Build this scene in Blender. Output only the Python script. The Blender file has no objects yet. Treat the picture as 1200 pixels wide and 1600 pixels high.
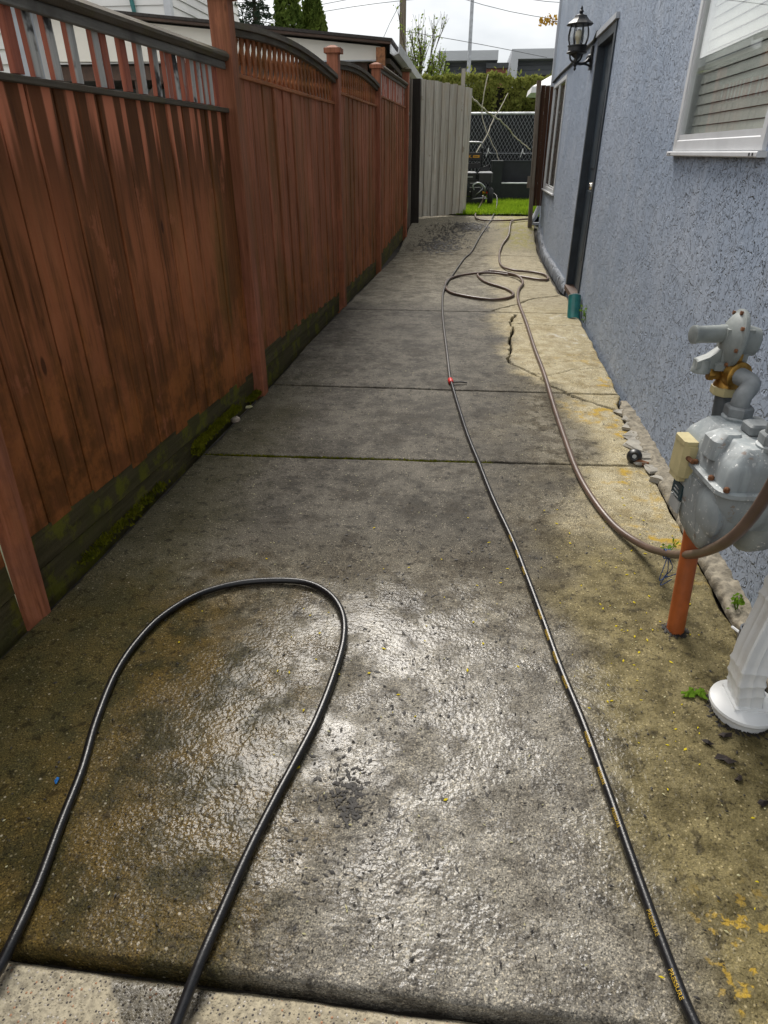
import bpy, math, random
import numpy as np
from mathutils import Vector

random.seed(7)
RNG = np.random.default_rng(7)
sc = bpy.context.scene
COL = sc.collection
R = math.radians

# ------------------------------------------------------------------ camera
cd = bpy.data.cameras.new('camera')
cam = bpy.data.objects.new('camera', cd)
COL.objects.link(cam)
cam.location = (0, 0, 1.44)
cam.rotation_euler = (R(90 - 29.336), 0, R(6.712))
cd.sensor_fit = 'VERTICAL'
cd.sensor_height = 36
cd.sensor_width = 27
cd.lens = 22.5
cd.clip_start = 0.02
cd.clip_end = 600
sc.camera = cam

# ------------------------------------------------------------------ sky and sun
SUN_EL, SUN_AZ = 47, -13          # azimuth measured from +Y, negative = towards the fence
w = bpy.data.worlds.new('World')
sc.world = w
w.use_nodes = True
wt = w.node_tree
wt.nodes.clear()
wo = wt.nodes.new('ShaderNodeOutputWorld')
mixs = wt.nodes.new('ShaderNodeMixShader')
b1 = wt.nodes.new('ShaderNodeBackground')
b2 = wt.nodes.new('ShaderNodeBackground')
sky = wt.nodes.new('ShaderNodeTexSky')
sky.sky_type = 'NISHITA'
sky.sun_disc = False
sky.sun_elevation = R(SUN_EL)
sky.sun_rotation = R(SUN_AZ)
b1.inputs[1].default_value = 0.07
wt.links.new(sky.outputs[0], b1.inputs[0])
tc = wt.nodes.new('ShaderNodeTexCoord')
mp = wt.nodes.new('ShaderNodeMapping')
mp.inputs['Scale'].default_value = (1.3, 1.3, 3.2)
wt.links.new(tc.outputs['Generated'], mp.inputs['Vector'])
nz = wt.nodes.new('ShaderNodeTexNoise')
nz.inputs['Scale'].default_value = 2.1
nz.inputs['Detail'].default_value = 5
nz.inputs['Roughness'].default_value = 0.55
wt.links.new(mp.outputs[0], nz.inputs['Vector'])
rp = wt.nodes.new('ShaderNodeValToRGB')
rp.color_ramp.elements[0].position = 0.33
rp.color_ramp.elements[0].color = (0.54, 0.555, 0.58, 1)
rp.color_ramp.elements[1].position = 0.66
rp.color_ramp.elements[1].color = (1.0, 0.985, 0.955, 1)
wt.links.new(nz.outputs['Fac'], rp.inputs[0])
wt.links.new(rp.outputs[0], b2.inputs[0])
b2.inputs[1].default_value = 0.45
mixs.inputs[0].default_value = 0.90
wt.links.new(b1.outputs[0], mixs.inputs[1])
wt.links.new(b2.outputs[0], mixs.inputs[2])
wt.links.new(mixs.outputs[0], wo.inputs[0])

sd = bpy.data.lights.new('sun', 'SUN')
sd.energy = 1.5
sd.angle = R(25)
sd.color = (1.0, 0.95, 0.88)
sun = bpy.data.objects.new('sun', sd)
COL.objects.link(sun)
sdir = Vector((math.sin(R(SUN_AZ)) * math.cos(R(SUN_EL)), math.cos(R(SUN_AZ)) * math.cos(R(SUN_EL)), math.sin(R(SUN_EL))))
sun.rotation_euler = sdir.to_track_quat('Z', 'Y').to_euler()
sun.location = (-3, 6, 9)

sc.view_settings.view_transform = 'Standard'
sc.view_settings.look = 'None'
sc.view_settings.exposure = 1.52
sc.view_settings.gamma = 1.0
sc.view_settings.use_curve_mapping = False
sc.cycles.max_bounces = 5
sc.cycles.diffuse_bounces = 3
sc.cycles.glossy_bounces = 3
sc.cycles.transmission_bounces = 4
sc.cycles.transparent_max_bounces = 8
sc.cycles.caustics_reflective = False
sc.cycles.caustics_refractive = False

# ------------------------------------------------------------------ place functions
GY = [-5, 4.0, 5.0, 6.5, 7.7, 10.3, 10.7, 12.1, 12.8, 400]
GZ = [0, 0, .03, .06, .07, .075, .10, .36, .40, .40]
def G(y): return np.interp(y, GY, GZ)
def XW(y): return 1.062 + .0135 * y          # house wall face
def XF(y): return -1.53 + .045 * y           # fence board face

# ------------------------------------------------------------------ noise for geometry
_LAT = np.random.default_rng(3).random((256, 256))
def vnoise(x, y):
    xi = np.floor(x).astype(int); yi = np.floor(y).astype(int)
    fx = x - xi; fy = y - yi
    fx = fx * fx * (3 - 2 * fx); fy = fy * fy * (3 - 2 * fy)
    a = _LAT[xi % 256, yi % 256]; b = _LAT[(xi + 1) % 256, yi % 256]
    c = _LAT[xi % 256, (yi + 1) % 256]; d = _LAT[(xi + 1) % 256, (yi + 1) % 256]
    return (a * (1 - fx) + b * fx) * (1 - fy) + (c * (1 - fx) + d * fx) * fy
def fbm(x, y, s, o=3):
    r = 0; a = 1; t = 0
    for k in range(o):
        r = r + a * vnoise(x * s + 17.3 * k, y * s + 5.1 * k); t += a; a *= .5; s *= 2.03
    return r / t

# ------------------------------------------------------------------ mesh builder
class MB:
    def __init__(s): s.v = []; s.f = []
    def add(s, vs, fs):
        o = len(s.v); s.v += [tuple(map(float, p)) for p in vs]; s.f += [tuple(i + o for i in f) for f in fs]; return s
    def beam(s, p0, p1, wx, wy, up=(0, 0, 1), ch=0.0, twist=None):
        """box along p0->p1, width wx across, wy along 'up'; ch = chamfer of the long edges"""
        p0 = Vector(p0); p1 = Vector(p1); d = (p1 - p0).normalized(); u = Vector(up)
        a = d.cross(u)
        if a.length < 1e-6: a = d.cross(Vector((1, 0, 0)))
        a.normalize(); b = a.cross(d).normalized()
        hx, hy = wx / 2, wy / 2; c = min(ch, hx * .8, hy * .8)
        if c > 0: prof = [(-hx + c, -hy), (hx - c, -hy), (hx, -hy + c), (hx, hy - c), (hx - c, hy), (-hx + c, hy), (-hx, hy - c), (-hx, -hy + c)]
        else: prof = [(-hx, -hy), (hx, -hy), (hx, hy), (-hx, hy)]
        n = len(prof)
        vs = [p0 + a * x + b * y for x, y in prof] + [p1 + a * x + b * y for x, y in prof]
        fs = [(i, (i + 1) % n, n + (i + 1) % n, n + i) for i in range(n)] + [tuple(range(n - 1, -1, -1)), tuple(range(n, 2 * n))]
        return s.add(vs, fs)
    def box(s, lo, hi, ch=0.0):
        z0, z1 = lo[2], hi[2]; cx = (lo[0] + hi[0]) / 2; cy = (lo[1] + hi[1]) / 2
        return s.beam((cx, cy, z0), (cx, cy, z1), abs(hi[0] - lo[0]), abs(hi[1] - lo[1]), up=(0, 1, 0), ch=ch)
    def tube(s, pts, r, n=8, cap=True):
        P = [Vector(p) for p in pts]; rs = r if isinstance(r, (list, tuple)) else [r] * len(P)
        vs = []; fs = []; prev = None
        for i, p in enumerate(P):
            t = (P[min(i + 1, len(P) - 1)] - P[max(i - 1, 0)]).normalized()
            if prev is None:
                ref = Vector((0, 0, 1)) if abs(t.z) < .9 else Vector((1, 0, 0)); a = t.cross(ref).normalized()
            else:
                a = (prev - t * prev.dot(t)).normalized()
            prev = a; b = t.cross(a)
            for k in range(n):
                th = 2 * math.pi * k / n; vs.append(p + (a * math.cos(th) + b * math.sin(th)) * rs[i])
        for i in range(len(P) - 1):
            for k in range(n):
                fs.append((i * n + k, i * n + (k + 1) % n, (i + 1) * n + (k + 1) % n, (i + 1) * n + k))
        if cap: fs += [tuple(range(n - 1, -1, -1)), tuple(range((len(P) - 1) * n, len(P) * n))]
        return s.add(vs, fs)
    def lathe(s, prof, o=(0, 0, 0), axis=(0, 0, 1), n=20, cap=True):
        ax = Vector(axis).normalized(); ref = Vector((0, 1, 0)) if abs(ax.y) < .9 else Vector((1, 0, 0))
        a = ref.cross(ax).normalized(); b = ax.cross(a); o = Vector(o); vs = []; fs = []
        for r, z in prof:
            for k in range(n):
                th = 2 * math.pi * (k + .5) / n; vs.append(o + ax * z + (a * math.cos(th) + b * math.sin(th)) * r)
        for i in range(len(prof) - 1):
            for k in range(n): fs.append((i * n + k, i * n + (k + 1) % n, (i + 1) * n + (k + 1) % n, (i + 1) * n + k))
        if cap: fs += [tuple(range(n - 1, -1, -1)), tuple(range((len(prof) - 1) * n, len(prof) * n))]
        return s.add(vs, fs)
    def loft(s, rings):
        n = len(rings[0]); vs = [p for r in rings for p in r]; fs = []
        for i in range(len(rings) - 1):
            for k in range(n): fs.append((i * n + k, i * n + (k + 1) % n, (i + 1) * n + (k + 1) % n, (i + 1) * n + k))
        fs += [tuple(range(n - 1, -1, -1)), tuple(range((len(rings) - 1) * n, len(rings) * n))]
        return s.add(vs, fs)

WL = {}
def mesh_from(name, v, f, smooth=None):
    me = bpy.data.meshes.new(name)
    me.from_pydata(v, [], f)
    if smooth is not None:
        me.polygons.foreach_set('use_smooth', [True] * len(me.polygons))
        me.set_sharp_from_angle(angle=R(smooth))
    me.update()
    return me
def obj(name, mb, mat, parent=None, smooth=None, base=False):
    V = np.array(mb.v); lo = V.min(0); hi = V.max(0); c = (lo + hi) / 2
    if base or parent is None: c[2] = lo[2]
    me = mesh_from(name, (V - c).tolist(), mb.f, smooth)
    me.materials.append(mat)
    o = bpy.data.objects.new(name, me); COL.objects.link(o)
    place(o, c, parent); return o
def place(o, c, parent):
    c = np.array(c, float); WL[o.name] = c
    if parent is not None:
        o.parent = parent; o.location = c - WL[parent.name]
    else: o.location = c
def grid_obj(name, X, Y, Z, mat, parent=None, smooth=60):
    """X,Y,Z: 2D arrays"""
    n, m = X.shape; V = np.stack([X, Y, Z], -1).reshape(-1, 3)
    i = np.arange(n * m).reshape(n, m)
    F = np.stack([i[:-1, :-1], i[1:, :-1], i[1:, 1:], i[:-1, 1:]], -1).reshape(-1, 4)
    return np_obj(name, V, F, mat, parent, smooth)
def np_obj(name, V, F, mat, parent=None, smooth=60):
    c = (V.min(0) + V.max(0)) / 2
    if parent is None: c[2] = V[:, 2].min()
    V = V - c; k = F.shape[1]
    me = bpy.data.meshes.new(name)
    me.vertices.add(len(V)); me.vertices.foreach_set('co', V.astype(np.float32).ravel())
    me.loops.add(F.size); me.loops.foreach_set('vertex_index', F.astype(np.int32).ravel())
    me.polygons.add(len(F)); me.polygons.foreach_set('loop_start', np.arange(0, F.size, k, dtype=np.int32))
    me.update(calc_edges=True); me.validate()
    if smooth is not None: me.polygons.foreach_set('use_smooth', [True] * len(me.polygons))
    me.materials.append(mat)
    o = bpy.data.objects.new(name, me); COL.objects.link(o); place(o, c, parent); return o
def tag(o, label=None, cat=None, group=None, kind=None):
    if label: o['label'] = label
    if cat: o['category'] = cat
    if group: o['group'] = group
    if kind: o['kind'] = kind
    return o
def thing(name, loc, label, cat, group=None):
    o = bpy.data.objects.new(name, None); o.empty_display_size = .1; COL.objects.link(o)
    place(o, loc, None); return tag(o, label, cat, group)
def catmull(pts, step=.03):
    P = [np.array(p, float) for p in pts]; P = [2 * P[0] - P[1]] + P + [2 * P[-1] - P[-2]]; out = []
    for i in range(1, len(P) - 2):
        n = max(2, int(np.linalg.norm(P[i + 1] - P[i]) / step))
        for k in range(n):
            t = k / n; a, b, c, d = P[i - 1:i + 3]
            out.append(.5 * ((2 * b) + (c - a) * t + (2 * a - 5 * b + 4 * c - d) * t * t + (3 * b - a - 3 * c + d) * t ** 3))
    out.append(P[-2]); return out

# ------------------------------------------------------------------ material helper
class NT:
    def __init__(s, name):
        s.m = bpy.data.materials.new(name); s.m.use_nodes = True; s.t = s.m.node_tree; s.t.nodes.clear()
        s.out = s.t.nodes.new('ShaderNodeOutputMaterial'); s._pos = None; s._rnd = None; s._nrm = None
    def n(s, t): return s.t.nodes.new(t)
    def set(s, sock, v):
        if v is None: return
        if isinstance(v, bpy.types.NodeSocket): s.t.links.new(v, sock)
        elif isinstance(v, (tuple, list)):
            sock.default_value = tuple(v) + ((1,) if len(v) == 3 and len(sock.default_value) == 4 else ())
        else: sock.default_value = v
    def pos(s):
        if s._pos is None:
            g = s.n('ShaderNodeNewGeometry'); s._pos = g.outputs['Position']; s._nrm = g.outputs['True Normal']
        return s._pos
    def nrm(s): s.pos(); return s._nrm
    def objc(s): return s.n('ShaderNodeTexCoord').outputs['Object']
    def rnd(s):
        if s._rnd is None: s._rnd = s.n('ShaderNodeObjectInfo').outputs['Random']
        return s._rnd
    def map(s, vec, scale=(1, 1, 1), loc=(0, 0, 0)):
        m = s.n('ShaderNodeMapping'); s.set(m.inputs['Vector'], vec); s.set(m.inputs['Scale'], scale); s.set(m.inputs['Location'], loc); return m.outputs[0]
    def offs(s, vec, k=50.0):
        v = s.n('ShaderNodeVectorMath'); v.operation = 'ADD'; s.set(v.inputs[0], vec)
        c = s.n('ShaderNodeCombineXYZ'); r = s.math('MULTIPLY', s.rnd(), k)
        for i in range(3): s.set(c.inputs[i], r)
        s.set(v.inputs[1], c.outputs[0]); return v.outputs[0]
    def noise(s, vec, scale, detail=4, rough=.55, dist=0, color=False):
        x = s.n('ShaderNodeTexNoise'); s.set(x.inputs['Vector'], vec); s.set(x.inputs['Scale'], scale)
        x.inputs['Detail'].default_value = detail; x.inputs['Roughness'].default_value = rough; x.inputs['Distortion'].default_value = dist
        return x.outputs['Color' if color else 'Fac']
    def vor(s, vec, scale, feature='F1', out='Distance', rnd=1.0):
        x = s.n('ShaderNodeTexVoronoi'); x.feature = feature; s.set(x.inputs['Vector'], vec); s.set(x.inputs['Scale'], scale)
        x.inputs['Randomness'].default_value = rnd; return x.outputs[out]
    def math(s, op, a, b=None, c=None, clamp=False):
        x = s.n('ShaderNodeMath'); x.operation = op; x.use_clamp = clamp
        s.set(x.inputs[0], a); s.set(x.inputs[1], b); s.set(x.inputs[2], c); return x.outputs[0]
    def sep(s, vec):
        x = s.n('ShaderNodeSeparateXYZ'); s.set(x.inputs[0], vec); return x.outputs[0], x.outputs[1], x.outputs[2]
    def step(s, v, a, b):
        x = s.n('ShaderNodeMapRange'); x.interpolation_type = 'SMOOTHSTEP'; s.set(x.inputs[0], v)
        s.set(x.inputs[1], a); s.set(x.inputs[2], b); x.inputs[3].default_value = 0; x.inputs[4].default_value = 1; return x.outputs[0]
    def mix(s, f, a, b, mode='MIX'):
        x = s.n('ShaderNodeMix'); x.data_type = 'RGBA'; x.blend_type = mode; x.clamp_factor = True
        s.set(x.inputs[0], f); s.set(x.inputs[6], a); s.set(x.inputs[7], b); return x.outputs[2]
    def mixf(s, f, a, b):
        x = s.n('ShaderNodeMix'); x.data_type = 'FLOAT'; s.set(x.inputs[0], f); s.set(x.inputs[2], a); s.set(x.inputs[3], b); return x.outputs[0]
    def mul(s, *a):
        r = a[0]
        for b in a[1:]: r = s.math('MULTIPLY', r, b)
        return r
    def bump(s, h, strength=1.0, dist=.01, normal=None):
        x = s.n('ShaderNodeBump'); s.set(x.inputs['Height'], h); s.set(x.inputs['Strength'], strength); s.set(x.inputs['Distance'], dist); s.set(x.inputs['Normal'], normal); return x.outputs[0]
    def bsdf(s, col, rough=.6, metal=0, normal=None, **kw):
        x = s.n('ShaderNodeBsdfPrincipled'); s.set(x.inputs['Base Color'], col); s.set(x.inputs['Roughness'], rough); s.set(x.inputs['Metallic'], metal); s.set(x.inputs['Normal'], normal)
        for k, v in kw.items(): s.set(x.inputs[k.replace('_', ' ')], v)
        s.t.links.new(x.outputs[0], s.out.inputs[0]); s.b = x; return s.m

def simple(name, col, rough=.6, metal=0, var=.25, scale=8, bump=.0, bscale=60, spec=None, dirt=None):
    t = NT(name); p = t.offs(t.pos(), 9)
    n = t.noise(p, scale, 5)
    lo = tuple(c * (1 - var) for c in col); hi = tuple(min(1, c * (1 + var)) for c in col)
    c = t.mix(t.step(n, .25, .75), lo, hi)
    if dirt:
        d = t.step(t.noise(p, scale * .5, 6, .65), .5, .72); c = t.mix(t.mul(d, dirt[1]), c, dirt[0])
    nm = t.bump(t.noise(p, bscale, 4), bump, .004) if bump else None
    r = t.math('ADD', rough - .08, t.mul(t.noise(p, scale * 2.3, 3), .16))
    kw = {}
    if spec is not None: kw['Specular_IOR_Level'] = spec
    return t.bsdf(c, r, metal, nm, **kw)

M = {}
# -- wet concrete of the path
def concrete(apron=False):
    t = NT('apron_concrete' if apron else 'path_concrete'); P = t.pos(); x, y, z = t.sep(P)
    wob = t.math('SUBTRACT', t.noise(P, 2.2, 4, .6), .5)
    wob2 = t.math('SUBTRACT', t.noise(P, 7.0, 4, .65), .5)
    fine = t.noise(P, 70, 3, .7)
    if apron:
        peb_c = t.vor(P, 170, out='Color'); pr, pg, pb = t.sep(peb_c); peb_d = t.vor(P, 170)
        base = t.mix(t.step(t.noise(P, 3, 3, .6), .3, .7), (.31, .265, .175), (.43, .38, .27))
        base = t.mix(t.step(fine, .35, .65), t.mix(.6, base, (.10, .085, .06)), base)
        core = t.step(peb_d, .5, .3)
        base = t.mix(t.mul(t.step(pr, .76, .78), core), base, (.075, .066, .06))
        base = t.mix(t.mul(t.step(pg, .84, .86), core), base, (.48, .44, .38))
        base = t.mix(t.mul(t.step(pb, .95, .96), core), base, (.38, .20, .11))
        d1 = t.math('ABSOLUTE', t.math('SUBTRACT', x, -.52))
        tongue = t.step(t.math('ADD', t.math('ADD', d1, t.mul(t.math('SUBTRACT', .60, y), .75)), t.mul(wob2, .06)), .115, .10)
        base = t.mix(tongue, base, t.mix(1.0, base, (.33, .33, .33), 'MULTIPLY'))
        rough = t.mixf(tongue, .75, .38)
        h = t.math('ADD', t.mul(fine, .6), t.mul(t.step(peb_d, .0, .5), -.7))
        return t.bsdf(base, rough, 0, t.bump(h, .7, .005))
    peb_n = t.n('ShaderNodeTexVoronoi'); t.set(peb_n.inputs['Vector'], P); t.set(peb_n.inputs['Scale'], 120.0)
    peb_c, peb_d = peb_n.outputs['Color'], peb_n.outputs['Distance']
    pr, pg, pb = t.sep(peb_c)
    grit = t.noise(P, 260, 1, .6)
    big = t.noise(P, 1.6, 4, .65)
    med = t.noise(P, 11, 4, .7)
    base = t.mix(t.step(big, .32, .66), (.100, .087, .062), (.215, .195, .152))
    base = t.mix(t.mul(t.step(med, .42, .60), .75), base, (.055, .044, .027))
    # darker dirty lane down the middle and left, between the fence and the washed strip
    lane = t.mul(t.step(t.math('ADD', x, t.mul(wob, 1.1)), .62, .15), t.step(y, 1.8, 2.5), t.step(y, 9.8, 6.6))
    base = t.mix(t.mul(lane, .84), base, t.mix(t.step(t.math('ADD', med, t.mul(wob, .6)), .32, .66), (.021, .0185, .015), (.116, .105, .086)))
    grime = t.step(t.noise(P, 3.6, 5, .72), .50, .66)
    base = t.mix(t.mul(grime, .72), base, (.028, .022, .014))
    # washed beige strip beside the wall
    sx = t.math('ADD', t.math('ADD', x, t.mul(wob, .55)), t.mul(wob2, .22))
    edge = t.math('SUBTRACT', t.math('ADD', .56, t.mul(t.step(y, 2.9, 3.4), .16)), t.mul(t.step(y, 4.2, 4.9), .36))
    clean = t.mul(t.step(t.math('SUBTRACT', sx, edge), -.10, .14), t.step(t.math('ADD', y, t.mul(wob, 1.0)), 2.1, 2.7))
    beige = t.mix(t.step(med, .3, .7), (.31, .262, .155), (.46, .41, .285))
    beige = t.mix(t.mul(t.step(wob2, .02, .16), .6), beige, (.21, .16, .075))
    base = t.mix(t.mul(clean, .92), base, beige)
    # dry pale far slabs
    far = t.step(y, 6.4, 7.2)
    base = t.mix(t.mul(far, .45), base, t.mix(t.step(wob2, -.15, .15), (.14, .124, .092), (.36, .33, .255)))
    far2 = t.step(y, 10.2, 11.4)
    base = t.mix(t.mul(far2, .6), base, (.30, .27, .205))
    moss_far = t.mul(t.step(y, 10.6, 11.2), t.step(t.math('ADD', x, t.mul(wob, .6)), .45, .75), t.step(wob2, -.12, .06))
    base = t.mix(t.mul(moss_far, .6), base, (.24, .22, .04))
    # algae: olive at right foreground, brown green at left foreground
    al_r = t.mul(t.step(t.math('ADD', x, t.mul(wob, .8)), .28, .60), t.step(t.math('ADD', y, t.mul(wob, 1.2)), 2.7, 2.1))
    base = t.mix(t.mul(al_r, .85), base, t.mix(t.step(med, .3, .7), (.215, .176, .076), (.070, .056, .019)))
    dl = t.math('SQRT', t.math('ADD', t.math('POWER', t.math('MULTIPLY', t.math('ADD', x, 1.0), 1.15), 2), t.math('POWER', t.math('MULTIPLY', t.math('SUBTRACT', y, 1.0), .85), 2)))
    al_l = t.step(t.math('ADD', dl, t.mul(wob, .8)), 1.0, .58)
    base = t.mix(t.mul(al_l, .92), base, t.mix(t.step(wob2, -.14, .14), (.028, .023, .004), (.092, .060, .012)))
    fl = t.mul(t.step(t.math('ADD', x, t.mul(wob, .5)), -.80, -1.2), t.step(y, 5.5, 3.0))
    base = t.mix(t.mul(fl, .55), base, (.070, .064, .026))
    # the washed pale lane in the foreground centre
    fw = t.mul(t.step(t.math('ABSOLUTE', t.math('SUBTRACT', t.math('ADD', x, t.mul(wob, .7)), .05)), .55, .22), t.step(y, 2.0, 1.45))
    base = t.mix(t.mul(fw, .62), base, t.mix(t.step(med, .32, .68), (.27, .252, .215), (.115, .105, .088)))
    # worn paste: pebbles and sand grains
    core = t.step(peb_d, .45, .22)
    lite = t.mix(1.0, base, (2.6, 2.5, 2.3), 'MULTIPLY'); dark = t.mix(1.0, base, (.22, .21, .20), 'MULTIPLY')
    base = t.mix(t.mul(t.step(pr, .84, .86), core, .8), base, t.mix(.35, lite, (.40, .36, .28)))
    base = t.mix(t.mul(t.step(pg, .80, .82), core, .85), base, dark)
    calm = t.math('SUBTRACT', 1.0, t.mul(al_r, .6))
    base = t.mix(t.mul(t.step(grit, .58, .68), .75, calm), base, lite)
    base = t.mix(t.mul(t.step(grit, .44, .34), .8, calm), base, dark)
    sv = t.n('ShaderNodeTexVoronoi'); t.set(sv.inputs['Vector'], P); t.set(sv.inputs['Scale'], 34.0); sr, sg, sb = t.sep(sv.outputs['Color'])
    base = t.mix(t.mul(t.step(sr, .80, .82), t.step(sv.outputs['Distance'], .15, .07), .7, calm), base, (.42, .38, .29))
    base = t.mix(t.mul(t.step(t.noise(P, 24, 3, .65), .56, .66), t.math('SUBTRACT', 1.0, t.mul(clean, .8)), .7), base, dark)
    # orange and yellow lichen
    li = t.mul(t.step(t.noise(P, 13, 4, .65), .48, .62), t.step(x, .60, .88), t.step(wob, -.02, .08), t.step(y, 5.6, 4.6), t.step(y, 2.0, 2.4))
    li2 = t.mul(t.step(x, .52, .66), t.step(y, .98, .80), t.step(t.noise(P, 30, 3, .6), .54, .60), t.step(med, .47, .54))
    base = t.mix(t.mul(t.math('MAXIMUM', li, li2), .85), base, (.44, .28, .03))
    # white salt marks by the door
    sa = t.mul(t.step(t.noise(P, 7, 4, .6, 1.5), .55, .66), t.step(x, .72, .85), t.step(y, 5.2, 5.6), t.step(y, 6.9, 6.4))
    base = t.mix(t.mul(sa, .6), base, (.58, .56, .50))
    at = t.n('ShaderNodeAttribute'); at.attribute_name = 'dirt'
    base = t.mix(t.step(at.outputs['Fac'], .12, .5), base, (.016, .013, .010))  # cracks coloured dark by depth: soil, plus the shade their walls lack
    # water: standing film in the foreground, damp elsewhere
    dw = t.math('SQRT', t.math('ADD', t.math('POWER', t.math('MULTIPLY', t.math('ADD', x, .10), .92), 2), t.math('POWER', t.math('MULTIPLY', t.math('SUBTRACT', y, 1.12), .80), 2)))
    wet = t.step(t.math('ADD', dw, t.mul(wob, .65)), .88, .46)
    film = t.step(t.math('ADD', wob, t.mul(wob2, .8)), -.13, .07)
    wetf = t.mul(wet, t.mixf(film, .12, 1.0), t.math('SUBTRACT', .52, t.mul(al_l, .16)))
    damp = t.math('MAXIMUM', t.mul(lane, .40), t.mul(wet, .7))
    damp = t.math('MAXIMUM', damp, t.mul(al_r, .45))
    rough = t.math('ADD', t.mixf(damp, .80, .42), t.mul(t.math('SUBTRACT', fine, .5), .2), clamp=True)
    # relief: pebbly worn surface
    peel = t.noise(P, 96, 2, .55, .5)
    h = t.math('ADD', t.mul(peel, 1.0), t.mul(fine, .40))
    amp = t.math('ADD', .45, t.mul(wet, .40))
    h = t.mul(h, amp)
    nrm = t.bump(h, 1.0, .010)
    cn = t.bump(t.math('ADD', t.noise(P, 80, 1, .5, .25), t.mul(grit, .12)), t.mixf(t.step(wob, -.06, .10), 1.0, .4), .0050)
    return t.bsdf(base, rough, 0, nrm, Specular_IOR_Level=t.mixf(damp, .10, .20), Coat_Weight=wetf, Coat_Roughness=t.mixf(film, .30, .20), Coat_IOR=1.5, Coat_Normal=cn)
M['concrete'] = concrete()
M['apron'] = concrete(True)

# -- stucco
def stucco():
    t = NT('stucco_paint'); P = t.pos()
    n1 = t.noise(P, 34, 2, .5, .9); n2 = t.noise(t.map(P, (1, 1, 1), (3, 7, 1)), 15, 3, .55, .8)
    fl = t.noise(P, 2.6, 3); flat = t.step(fl, .50, .64)
    h = t.math('ADD', t.mul(t.step(n1, t.mixf(flat, .47, .38), t.mixf(flat, .515, .43)), 1.0), t.mul(t.step(n2, .47, .52), .9))
    c = t.mix(t.step(t.noise(P, 1.1, 4, .6), .3, .7), (.325, .390, .495), (.395, .455, .555))
    c = t.mix(t.mul(t.step(fl, .45, .7), .3), c, (.46, .50, .56))
    st = t.step(t.noise(t.map(P, (3, 3, .5)), 3, 4, .6), .56, .76)
    c = t.mix(t.mul(st, .22), c, (.27, .28, .30))
    return t.bsdf(c, .66, 0, t.bump(h, 1.0, .0150), Specular_IOR_Level=.2)
M['stucco'] = stucco()

# -- painted and bare fence wood
def fence_paint(name, red=1.0, streaks=False, dirt=1.0, pink=0.0):
    t = NT(name); P = t.pos(); x, y, z = t.sep(P); O = t.offs(P, 13)
    g = t.noise(t.map(O, (22, 22, 1.1)), 1.0, 6, .6)
    g2 = t.noise(t.map(O, (60, 60, 3.0)), 1.0, 5, .65)
    saw = t.noise(t.map(O, (6, 6, 160)), 1.0, 2, .6)
    blot = t.noise(O, 3.2, 6, .68)
    c = t.mix(t.step(g, .3, .7), (.37 * red, .118, .046), (.58 * red, .205, .088))
    c = t.mix(t.mul(t.rnd(), .4), c, (.33, .108, .050))
    c = t.mix(pink, c, t.mix(t.step(g2, .3, .7), (.28, .105, .070), (.44, .180, .125)))
    if dirt > 0:
        bl = t.noise(t.map(P, (2.4, 2.4, .9)), 1.0, 5, .62)
        dm = t.step(t.math('ADD', bl, t.mul(t.math('SUBTRACT', g, .5), .8)), .34, .58)
        c = t.mix(t.mul(dm, .90 * dirt), c, t.mix(t.step(g2, .3, .7), (.075, .030, .010), (.215, .080, .028)))
        lo = t.mul(t.step(t.math('ADD', z, t.mul(t.math('SUBTRACT', blot, .5), 1.6)), .95, .35), dirt)
        c = t.mix(t.mul(lo, .55), c, t.mix(t.step(t.noise(P, 4.5, 5, .7), .42, .6), (.12, .050, .013), (.40, .140, .036)))
        ol = t.mul(t.step(t.noise(t.map(P, (3, 3, .8), (9, 2, 4)), 1.0, 4, .6), .46, .62), t.step(y, 2.9, 3.5))
        c = t.mix(t.mul(ol, .5 * dirt), c, (.105, .075, .016))
    if streaks:
        ph = t.math('ADD', t.mul(y, 50.0), t.mul(t.math('SUBTRACT', t.noise(t.map(P, (1, 9, .5)), 1, 2), .5), 6.0))
        sw = t.math('SINE', ph)
        ln = t.math('ADD', .95, t.mul(t.noise(t.map(P, (0, 13, 0)), 1.0, 2), .80))
        up = t.step(z, t.math('SUBTRACT', ln, .02), t.math('ADD', ln, .22))
        dk = t.step(z, 1.05, 1.5)
        c = t.mix(t.mul(dk, .72), c, (.085, .034, .013))
        sm = t.mul(t.step(t.math('ADD', sw, t.mul(t.math('SUBTRACT', g2, .5), .9)), .15, .6), up)
        c = t.mix(t.mul(sm, .92), c, (.62, .215, .115))
    kn = t.vor(t.map(O, (5.5, 5.5, 2.0)), 1.0); c = t.mix(t.mul(t.step(kn, .085, .05), .8), c, (.045, .018, .009))
    worn = t.step(t.math('ADD', blot, t.mul(t.math('SUBTRACT', g2, .5), .3)), .60, .68)
    c = t.mix(t.mul(worn, .45), c, (.46, .165, .085))
    c = t.mix(t.mul(t.step(g2, .40, .28), .5), c, (.035, .015, .010))
    h = t.math('ADD', t.mul(saw, .5), t.mul(g2, .8))
    return t.bsdf(c, t.math('ADD', .56, t.mul(g2, .25)), 0, t.bump(h, .5, .003), Specular_IOR_Level=.12)
M['fence_board'] = fence_paint('red_board', red=.95, streaks=True)
M['fence_board_far'] = fence_paint('red_board_upper', dirt=.66, pink=.5)
M['fence_post'] = fence_paint('red_post', red=1.0, dirt=.5, pink=.8)
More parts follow.
